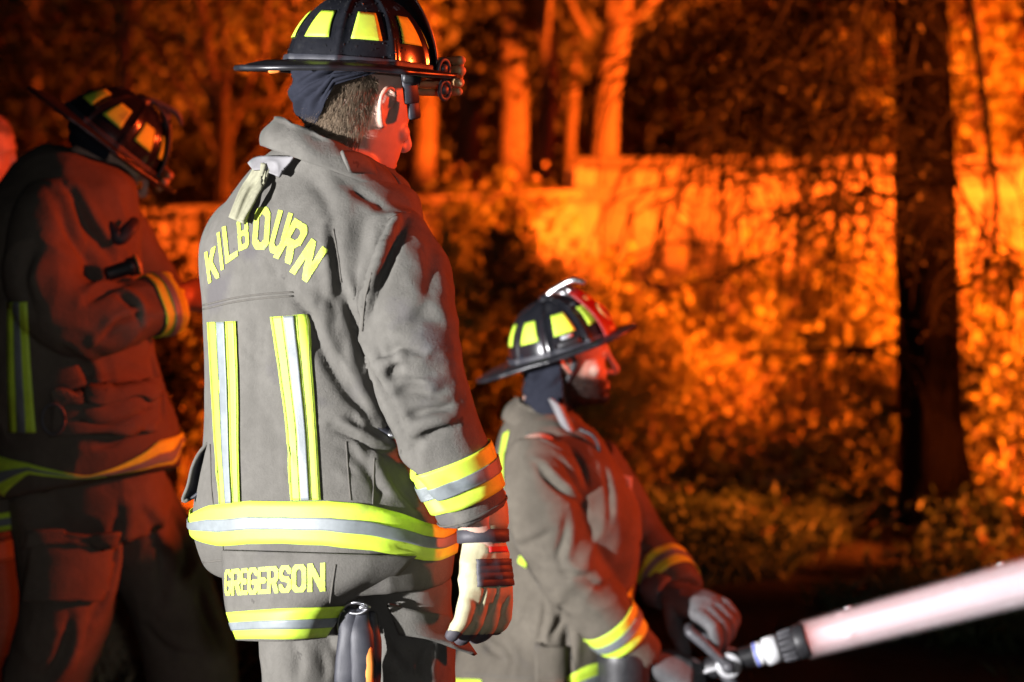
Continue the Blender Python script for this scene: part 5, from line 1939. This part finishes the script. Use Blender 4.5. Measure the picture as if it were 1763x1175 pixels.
    xl = norm(P(1232, 1056, 5.745) - P(1172, 1034, 5.82))
    M = frame(P(1166, 1028, 5.82), xl, (.3, -.55, .8)) @ np.diag([1.16, -1.18, 1.16, 1])
    gm = union('glove', hand_shapes(M, curl=(40, 46, 52, 56), thumb=(55, 62), fat=1.3), .003, 3)
    co = get_co(gm)
    set_co(gm, co + get_no(gm) * ((1 - 2 * np.abs(vnoise(co * 26 + 3)))[:, None] * .002))
    link('glove', gm, m_ggrey, body)
    add('glove_cuff', lathe([(-.065, .034), (-.06, .043), (-.03, .042), (-.018, .037), (-.03, .033)], M @ np.diag([1, 1, .9, 1]), n=32), m_ggrey, body)
    return body


BODY2 = kneeling()


# ------------------------------------------------------------------ nozzle, hose and water
def nozzle():
    M = frame(NOZ0, NAX, (0, 0, 1))
    s = lambda px: (px - 1175) / 210 * NL
    root = empty('hose_nozzle', NOZ0, 'black hose nozzle with chrome valve disc and white band', 'nozzle')
    T = lambda vf: xform(vf, M)
    add('valve_body', lathe([(s(1196), .024), (s(1198), .027), (s(1272), .027), (s(1275), .024)], M), m_black, root)
    add('coupling', lathe([(s(1168), .027), (s(1170), .031), (s(1180), .031), (s(1182), .029), (s(1190), .029), (s(1192), .031), (s(1199), .031), (s(1201), .026)], M), m_metal, root)
    prof = [(s(1275), .022)]
    for k in range(4):
        a = 1277 + k * 6
        prof += [(s(a), .0215), (s(a + .8), .0275), (s(a + 4), .0275), (s(a + 4.8), .0215)]
    add('ridged_grip', lathe(prof, M), m_black, root)
    bd = add('shaft_ring', lathe([(s(1300), .024), (s(1301), .029), (s(1316), .029), (s(1317), .024)], M), m_white, root)
    add('blue_mark', lathe([(s(1301.5), .0288), (s(1302), .0296), (s(1306), .0296), (s(1306.5), .0288)], M), m_blue, bd)
    add('flow_ring', lathe([(s(1317), .026), (s(1318), .0335), (s(1340), .0345), (s(1342), .028)], M), m_white, root)
    bump = add('bumper', lathe([(s(1342), .027), (s(1343), .032), (s(1368), .034), (s(1370), .04), (s(1374), .042), (s(1388), .0425), (s(1392), .040), (s(1392), .033), (s(1386), .03)], M), m_black, root)
    for k in range(14):
        a = 2 * math.pi * k / 14
        c = np.array([0, math.cos(a), math.sin(a)])
        add('lug', T(tube([np.array([s(1347), 0, 0]) + c * .034, np.array([s(1366), 0, 0]) + c * .0365], .0038, n=8)), m_dkmetal, bump)
    # valve discs either side, handle arms and crossbar
    h = None
    for sg in (-1, 1):
        c = np.array([s(1256), sg * .026, 0])
        A = np.array([[0, 1, 0], [sg, 0, 0], [0, 0, 1.]]).T
        Md = np.eye(4)
        Md[:3, 0], Md[:3, 1], Md[:3, 2], Md[:3, 3] = (0, sg, 0), (1, 0, 0), (0, 0, 1), c
        add('valve_disc', T(lathe([(0, .030), (.004, .0315), (.007, .030), (.009, .024), (.009, .004)], Md)), m_alu, root)
    up_ = np.array([-.26, 0, .97])
    ha = []
    for sg in (-1, 1):
        c = np.array([s(1256), sg * .041, 0])
        ha.append(tube([c, c + np.array([-.012, 0, .02]), c + np.array([-.034, 0, .062]), c + np.array([-.062, -sg * .006, .105])], [.015, .0115, .013, .0135], n=12, res=18))
        ha.append(tube([c - [0, .008, 0], c + [0, .008, 0]], [.0165, .0165], n=18, round_ends=True))
    ha.append(tube([(s(1256) - .062, -.036, .105), (s(1256) - .066, 0, .11), (s(1256) - .062, .036, .105)], .0125, n=12, res=10))
    hd = add('bale_handle', T(merge(*ha)), m_dkmetal, root)
    add('pivot_bolt', T(ball((s(1256), -.053, 0), (.006, .004, .006))), m_metal, hd)
    add('pistol_grip', T(tube([(s(1244), 0, -.02), (s(1250), 0, -.06), (s(1240), 0, -.125)], [.017, .0165, .019], n=16, res=14)), m_dkmetal, root)
    add('guide_bar', T(tube([(s(1203), -.03, .002), (s(1240), -.03, .002)], .005, n=10)), m_alu, root)
    # hose
    hp = [NOZ0 - NAX * .0, NOZ0 - NAX * .12, P(1060, 1225, 5.62), P(960, 1330, 5.5), P(820, 1395, 5.45)]
    hp = [np.array(q) for q in hp]
    e = ground_at(640, 1440)
    hp[-1][2] = .05
    hp.append(np.array([e[0] - .1, 5.6, .045]))
    hp.append(np.array([e[0] - 1.6, 5.3, .045]))
    hb = NOZ0.copy()
    o = add('fire_hose', tube(hp, .028, n=20, res=90), m_hose, None, base=[hp[3][0], hp[3][1], 0])
    thing(o, 'pale fabric fire hose running from the nozzle down to the ground', 'hose')
    return root


nozzle()


def water():
    q0 = P(1385, 1103, 5.68)
    q1 = P(1775, 998, 5.80)
    ax = norm(q1 - q0)
    L = 4.2
    M = frame(q0, ax, (0, 0, 1))
    root = empty('water_jet', q0, 'solid white jet of water bursting out of the nozzle', 'water jet')
    Rr = lambda x: .034 + .017 * x
    n, m = 64, 260
    a = np.linspace(0, 2 * math.pi, n, endpoint=False)
    rings = []
    for x in np.linspace(-.006, L, m):
        p = np.column_stack([np.full(n, x * 3.0), np.cos(a) * 2.2, np.sin(a) * 2.2])
        r = Rr(x) * (.58 + (.02 + .025 * min(x, 1)) * vnoise(p * [.6, 1.6, 1.6]) + .02 * min(1, x * 2) * vnoise(p * [.8, 5, 5]))
        sag = -.012 * x * x
        rings.append(np.column_stack([np.full(n, x), np.cos(a) * r, np.sin(a) * r + sag]))
    add('jet_core', xform(loft(rings), M), m_water, root)
    # loose spray round the core: a thin closed cloud
    rings = [np.column_stack([np.full(32, x), np.cos(a[::2]) * Rr(x) * 1.75, np.sin(a[::2]) * Rr(x) * 1.75 - .012 * x * x]) for x in np.linspace(.0, L, 24)]
    me = mesh_vf('spray', *loft(rings))
    o = bpy.data.objects.new('spray', me)
    COL.objects.link(o)
    me.materials.append(m_spray)
    o.parent = root
    o.matrix_local = Matrix(M.tolist()) if False else Matrix(np.block([[M[:3, :3], np.zeros((3, 1))], [np.zeros((1, 3)), np.ones((1, 1))]]).tolist())
    # droplets flung off
    rs = np.random.default_rng(8)
    vfs = []
    for k in range(40):
        x = rs.uniform(.05, 2.6)
        t = rs.uniform(0, 2 * math.pi)
        r = Rr(x) * rs.uniform(.85, 1.35 + .25 * x)
        c = np.array([x, math.cos(t) * r, math.sin(t) * r - .012 * x * x])
        ln = rs.uniform(.006, .03)
        vfs.append(tube([c, c + np.array([ln, math.cos(t) * ln * .06, math.sin(t) * ln * .06])], [.0012, .0022], n=5, round_ends=False))
    dr = add('droplets', xform(merge(*vfs), M), m_water, root)
    dr['kind'] = 'stuff'


m_water = mat('white_water', (0.93, 0.92, 0.95), 0.6, noise=(7, (0.88, 0.87, 0.92), 0.6), sub=.0, bump=(30, .12, .004))
m_spray = bpy.data.materials.new('fine_spray')
m_spray.use_nodes = True
_n = m_spray.node_tree
_n.nodes.remove(_n.nodes['Principled BSDF'])
_v = _n.nodes.new('ShaderNodeVolumePrincipled')
_v.inputs['Color'].default_value = (.985, .98, 1, 1)
_v.inputs['Anisotropy'].default_value = .15
_tc = _n.nodes.new('ShaderNodeTexCoord')
_sx = _n.nodes.new('ShaderNodeSeparateXYZ')
_n.links.new(_tc.outputs['Object'], _sx.inputs[0])


def _m(op, a, b=None, c=None):
    k = _n.nodes.new('ShaderNodeMath')
    k.operation = op
    for i, v in enumerate((a, b, c)):
        if v is None:
            continue
        if isinstance(v, (int, float)):
            k.inputs[i].default_value = v
        else:
            _n.links.new(v, k.inputs[i])
    return k.outputs[0]


_x, _y = _sx.outputs[0], _sx.outputs[1]
_z = _m('ADD', _sx.outputs[2], _m('MULTIPLY', _m('MULTIPLY', _x, _x), .012))
_r = _m('SQRT', _m('ADD', _m('MULTIPLY', _y, _y), _m('MULTIPLY', _z, _z)))
_R = _m('ADD', .034, _m('MULTIPLY', _x, .017))
_t = _m('DIVIDE', _r, _R)
_k = _n.nodes.new('ShaderNodeMapRange')
_k.interpolation_type = 'SMOOTHSTEP'
_k.inputs['From Min'].default_value = .5
_k.inputs['From Max'].default_value = 1.62
_k.inputs['To Min'].default_value = 1
_k.inputs['To Max'].default_value = 0
_n.links.new(_t, _k.inputs['Value'])
_d = _m('MULTIPLY', _m('MULTIPLY', _k.outputs[0], _k.outputs[0]), 150.0)
_n.links.new(_d, _v.inputs['Density'])
_n.links.new(_v.outputs[0], _n.nodes['Material Output'].inputs['Volume'])
water()


# ------------------------------------------------------------------ the bent firefighter reaching out
def striding():
    f = np.array([.9, .44, 0])
    d0 = 5.7
    base = P(160, 900, 5.7)
    base[2] = gh(base[0], base[1])
    t = R(36)
    Mh = frame(P(196, 262, 5.74), (math.cos(t) * .93, math.cos(t) * .36, -math.sin(t)), (math.sin(t), .1, math.cos(t)))
    rows = [(268, 75, 205, .85, 0, -.3, 0), (292, 30, 224, .7, 0, -.15, 0), (330, -8, 232, .66, 0), (390, -40, 238, .66, 0), (460, -60, 244, .66, 0), (540, -72, 256, .68, 0), (620, -72, 270, .7, 0), (700, -58, 290, .72, 0, .06, -.1),
            (755, -46, 308, .72, 0, .08, -.12), (800, -42, 314, .72, 0, .14, -.16), (836, -38, 312, .72, 0, .2, -.18)]
    armR = [(100, 350, 5.56), (78, 420, 5.47), (80, 500, 5.42), (128, 545, 5.41), (190, 545, 5.44), (250, 530, 5.49), (300, 517, 5.53)]
    radR = [.075, .088, .088, .084, .078, .074, .066]
    tor, cen = torso(rows, f, d0)
    shapes = head_shapes(Mh)
    shapes.append(tube([P(135, 320, 5.72), P(160, 285, 5.73), P(182, 262, 5.74)], [.07, .064, .062], n=20, res=12))
    shapes.append(tube([P(120, 350, 5.7), P(110, 520, 5.7), P(125, 700, 5.7), P(140, 860, 5.7)], [.11, .13, .115, .10], n=20, res=26))
    shapes.append(tube([P(*p) for p in armR] + [P(318, 512, 5.545)], [.05, .055, .055, .05, .044, .038, .032, .03], n=14, res=26))
    Mhand = frame(P(312, 512, 5.545), (.93, .2, .02), (.25, -.75, .6))
    shapes += hand_shapes(Mhand, curl=(18, 40, 52, 60), thumb=(35, 15))
    legR = [(215, 860, 5.78), (268, 960, 5.82), (305, 1060, 5.83), (332, 1175, 5.82), (345, 1370, 5.82)]
    legL = [(112, 860, 5.62), (122, 960, 5.6), (116, 1060, 5.58), (86, 1175, 5.6), (56, 1385, 5.6)]
    for lg in (legR, legL):
        shapes.append(tube([P(*p) for p in lg], [.085, .075, .062, .05, .042], n=14, res=24))
    me = union('person', shapes, .0042, 3)
    carve_face(me, Mh)
    body = link('person', me, m_skin, None, base=base)
    thing(body, 'firefighter in shadow bending forward with one arm stretched out', 'person', 'firefighters')
    tr = [torso([(730, 24, 262, .72, 0), (800, 20, 276, .75, 0), (860, 20, 290, .78, 0), (905, 40, 270, .7, 0)], f, d0, n_out=16)[0]]
    for lg, rr in ((legR, [.118, .112, .108, .108, .1]), (legL, [.13, .118, .108, .102, .095])):
        tr.append(tube([P(*p) for p in lg], rr, n=24, res=40))
    tm = union('trousers', tr, .007, 5)
    rumple(tm, .009, 5, .004, 15, seed=2)
    bv = bvh_of(tm)
    for pts, a, w in (([(255, 890), (280, 960), (275, 1040)], .02, .014), ([(205, 880), (190, 960), (160, 1060)], .02, .014), ([(330, 930), (320, 975), (300, 1000)], .014, .012), ([(340, 1000), (355, 1060), (380, 1120)], .012, .012),
                      ([(300, 890), (320, 930), (326, 970)], .014, .012), ([(120, 1060), (110, 1120), (80, 1170)], .014, .012), ([(250, 1080), (290, 1120), (340, 1130)], .012, .012)):
        fold(tm, bv, pts, a, w)
    sm = tm.copy()
    trousers = link('trousers', tm, m_coat3, body)
    bv = bvh_of(sm)
    A, B = [(62, 925), (58, 980), (50, 1036)], [(190, 918), (180, 980), (172, 1034)]
    add('cargo_pocket', strip(bv, A, B, 20, 20, .016, .02), m_coat3, trousers)
    add('pocket_flap', strip(bv, [(58, 912), (55, 940)], [(194, 906), (188, 938)], 6, 20, .032, .008), m_coat3, trousers)
    for lg in (legR, legL):
        b = P(*lg[-1])
        b[2] = gh(b[0], b[1])
        boot(b, f, body)
    jm = union('jacket', [tor, tube([P(*p) for p in armR], radR, n=32, res=60, round_ends=False), tube([P(170, 360, 5.86), P(230, 450, 5.95), P(275, 520, 5.97)], [.08, .078, .068], n=24, res=24)], .006, 5)
    rumple(jm, .008, 5, .0035, 15, seed=6.3)
    bv = bvh_of(jm)
    for pts, a, w, lip, sd in [
        ([(120, 330), (150, 390), (190, 440)], .014, .012, .7, 1), ([(90, 330), (120, 400), (170, 470)], .012, .014, .7, 1),
        ([(150, 520), (180, 500), (215, 490)], .016, .010, .8, 1), ([(175, 585), (205, 560), (250, 545)], .012, .010, .8, 1),
        ([(200, 505), (225, 520), (240, 550)], .014, .009, .8, 1), ([(110, 600), (150, 640), (145, 700)], .014, .012, .6, 1),
        ([(100, 690), (160, 670), (230, 662)], .014, .009, .7, 1), ([(130, 720), (190, 730), (250, 700)], .012, .010, .7, 1),
        ([(262, 600), (270, 660), (280, 720)], .012, .010, .6, 1), ([(60, 420), (40, 480), (60, 540)], .012, .014, .6, 1),
        ([(150, 770), (200, 760), (250, 730)], .010, .010, .7, 1),
    ]:
        fold(jm, bv, pts, a, w, lip, sd)
    sm = jm.copy()
    jacket = link('jacket', jm, m_coat3, body)
    bv = bvh_of(sm)
    top = [(50, 797), (120, 815), (150, 820), (200, 804), (240, 784), (272, 758), (308, 722)]
    bot = [(50, 816), (120, 842), (150, 853), (200, 840), (240, 824), (272, 811), (308, 770)]
    ax = P(135, 800, 5.7)
    bare = BVHTree.FromPolygons([tuple(v) for v in tor[0]], [tuple(q) for q in tor[1]])
    trim_pair(jacket, lambda a, b, o: waist_band(bv, ax, top, bot, a, b, off=o + .002, rmax=.36, bare=bare), f=(.36, .64))
    A, B = [(14, 520), (14, 630), (17, 745)], [(48, 520), (54, 630), (63, 745)]
    trim_pair(jacket, lambda a, b, o: strip(bv, *lerp_lines(A, B, a, b), 40, 6, o), f=(.36, .66))
    c0, c1 = P(190, 545, 5.44), P(300, 517, 5.53)
    trim_pair(jacket, lambda a, b, o: ring_band(bv, c0, c1, .098 + .066 * a, .098 + .066 * b, off=o, rmax=.12), f=(.38, .62))
    # tail with trim at the far left, a pocket under the elbow with its flap and a belt ring
    tp = lambda u, v, o: P(-70 + 106 * u, 846 + 72 * v - 10 * u * v + 6 * math.sin(3 * u), 5.44 + .15 * u + o)
    tail = add('coat_tail', grid_sheet(np.array([[tp(u, v, 0) for v in np.linspace(0, 1, 10)] for u in np.linspace(0, 1, 14)]), .008, -FWD), m_coat3, jacket)
    for v0, v1, o_, m_ in ((.5, .98, -.007, m_lime), (.65, .85, -.0095, m_silver)):
        add('tail_trim', grid_sheet(np.array([[tp(u, v, o_) for v in np.linspace(v0, v1, 4)] for u in np.linspace(0, .99, 14)]), .0015, -FWD), m_, tail)
    A, B = [(95, 682), (92, 720), (90, 752)], [(262, 664), (268, 710), (262, 745)]
    add('chest_pocket', strip(bv, A, B, 14, 24, .012, .014), m_coat3, jacket)
    add('pocket_flap', strip(bv, [(92, 672), (90, 700)], [(266, 654), (268, 688)], 7, 24, .026, .008), m_coat3, jacket)
    p, n = sight(bv, 100, 720)
    a = np.linspace(0, 2 * math.pi, 18)
    add('belt_ring', tube([P(92 + 20 * math.cos(t_), 722 + 26 * math.sin(t_), p[1] - .03) for t_ in a], .0035, n=8, round_ends=False), m_dkmetal, jacket)
    # torch and straps on the chest side
    cu, cl = P(150, 282, 5.73), P(128, 318, 5.72)
    collar_band(cu, cl, (.095, .098), (.12, .122), f, (-.35, 0), (-.30, 0), m_coat3, jacket, 2.0, gap=.8)
    add('shoulder_strap', tube([P(188, 392, 5.5), P(205, 410, 5.49), P(224, 392, 5.5), P(232, 380, 5.52)], [.016, .018, .016, .012], n=10, res=16, flat=.4, up=(0, -1, 0)), m_blackfab, jacket)
    lamp_M = frame(P(218, 462, 5.44), (.8, .3, .25), (0, 0, 1))
    add('torch', lathe([(-.05, .014), (-.045, .017), (.0, .017), (.004, .021), (.024, .023), (.026, .019)], lamp_M, n=28), m_black, jacket)
    add('torch_bezel', lathe([(.022, .0235), (.023, .0245), (.029, .0245), (.03, .02)], lamp_M, n=28), m_gold, jacket)
    # helmet and hood
    t2 = R(39)
    Mhel = frame(P(186, 250, 5.74), (math.cos(t2) * .93, math.cos(t2) * .37, -math.sin(t2)), (math.sin(t2), .08, math.cos(t2)))
    helm = make_helmet(Mhel, body, m_brim, m_dkmetal, front_mark=False, shield_h=.135)
    T = lambda vf: xform(vf, Mhel)
    add('goggles', T(merge(*[tube([(.160 - .01 * abs(y) / .05, y, z) for y in np.linspace(-.06, .06, 9)], r, n=10) for z, r in ((.036, .009), (.018, .011), (.0, .009))])), m_goggle, helm)
    Mn = frame(P(194, 258, 5.74), (math.cos(t) * .93, math.cos(t) * .36, -math.sin(t)), (math.sin(t), .1, math.cos(t)))
    hood_sheet(Mn, body, R(92), R(262), lambda u: -.06 + .03 * u, top=.05, grow=.017, seed=8, fold_amp=.007)
    return body


BODY3 = striding()


# ------------------------------------------------------------------ the man mostly beyond the frame
def fourth():
    d0 = 6.5
    base = P(-70, 900, 6.5)
    base[2] = gh(base[0], base[1])
    Mh = frame(P(-40, 262, 6.5), (.97, .12, -.2), (0, 0, 1))
    f = np.array([.97, .25, 0])
    rows = [(335, -110, 0, .9, 0, -.2, 0), (358, -165, 40, .7, 0), (400, -190, 60, .66, 0), (500, -200, 68, .66, 0), (650, -200, 70, .68, 0), (800, -200, 80, .7, 0), (900, -195, 85, .7, 0)]
    tor, _ = torso(rows, f, d0)
    shapes = head_shapes(Mh)
    shapes.append(tube([P(-70, 370, 6.5), P(-58, 320, 6.5), P(-50, 280, 6.5)], [.07, .062, .06], n=18, res=10))
    shapes.append(tube([P(-70, 390, 6.5), P(-65, 600, 6.5), P(-65, 860, 6.5)], [.12, .14, .14], n=18, res=20))
    arm = [(-80, 410, 6.3), (-85, 540, 6.27), (-70, 660, 6.27), (-30, 760, 6.3)]
    shapes.append(tube([P(*p) for p in arm], [.05, .05, .04, .035], n=12, res=16))
    legs = [[(-110, 870, 6.4), (-112, 1050, 6.4), (-115, 1240, 6.4)], [(-20, 870, 6.6), (-15, 1050, 6.6), (-10, 1222, 6.6)]]
    for lg in legs:
        shapes.append(tube([P(*p) for p in lg], [.08, .06, .045], n=12, res=16))
    me = union('person', shapes, .0045, 3)
    carve_face(me, Mh)
    body = link('person', me, m_skin, None, base=base)
    thing(body, 'man at the picture edge, only his red-lit face showing behind the bent firefighter', 'person', 'firefighters')
    jm = union('jacket', [tor, tube([P(*p) for p in arm], [.085, .08, .072, .065], n=20, res=24)], .009, 5)
    rumple(jm, .006, 5, .003, 15, seed=5)
    link('jacket', jm, m_blackfab, body)
    tm = union('trousers', [torso([(860, -190, 80, .7, 0), (940, -185, 75, .7, 0)], f, d0, n_out=8)[0]] + [tube([P(*p) for p in lg], [.1, .095, .09], n=16, res=16) for lg in legs], .01, 5)
    link('trousers', tm, m_coat3, body)
    for lg in legs:
        b = P(*lg[-1])
        b[2] = gh(b[0], b[1])
        boot(b, f, body)
    scalp_hair(body, me, Mh, base, 2600, .03, 9, lambda q: (q[:, 2] > .0) & ((q[:, 0] < .03) | (q[:, 2] > .075)) & (q[:, 2] < .2) & (np.abs(q).max(1) < .16))
    return body


BODY4 = fourth()
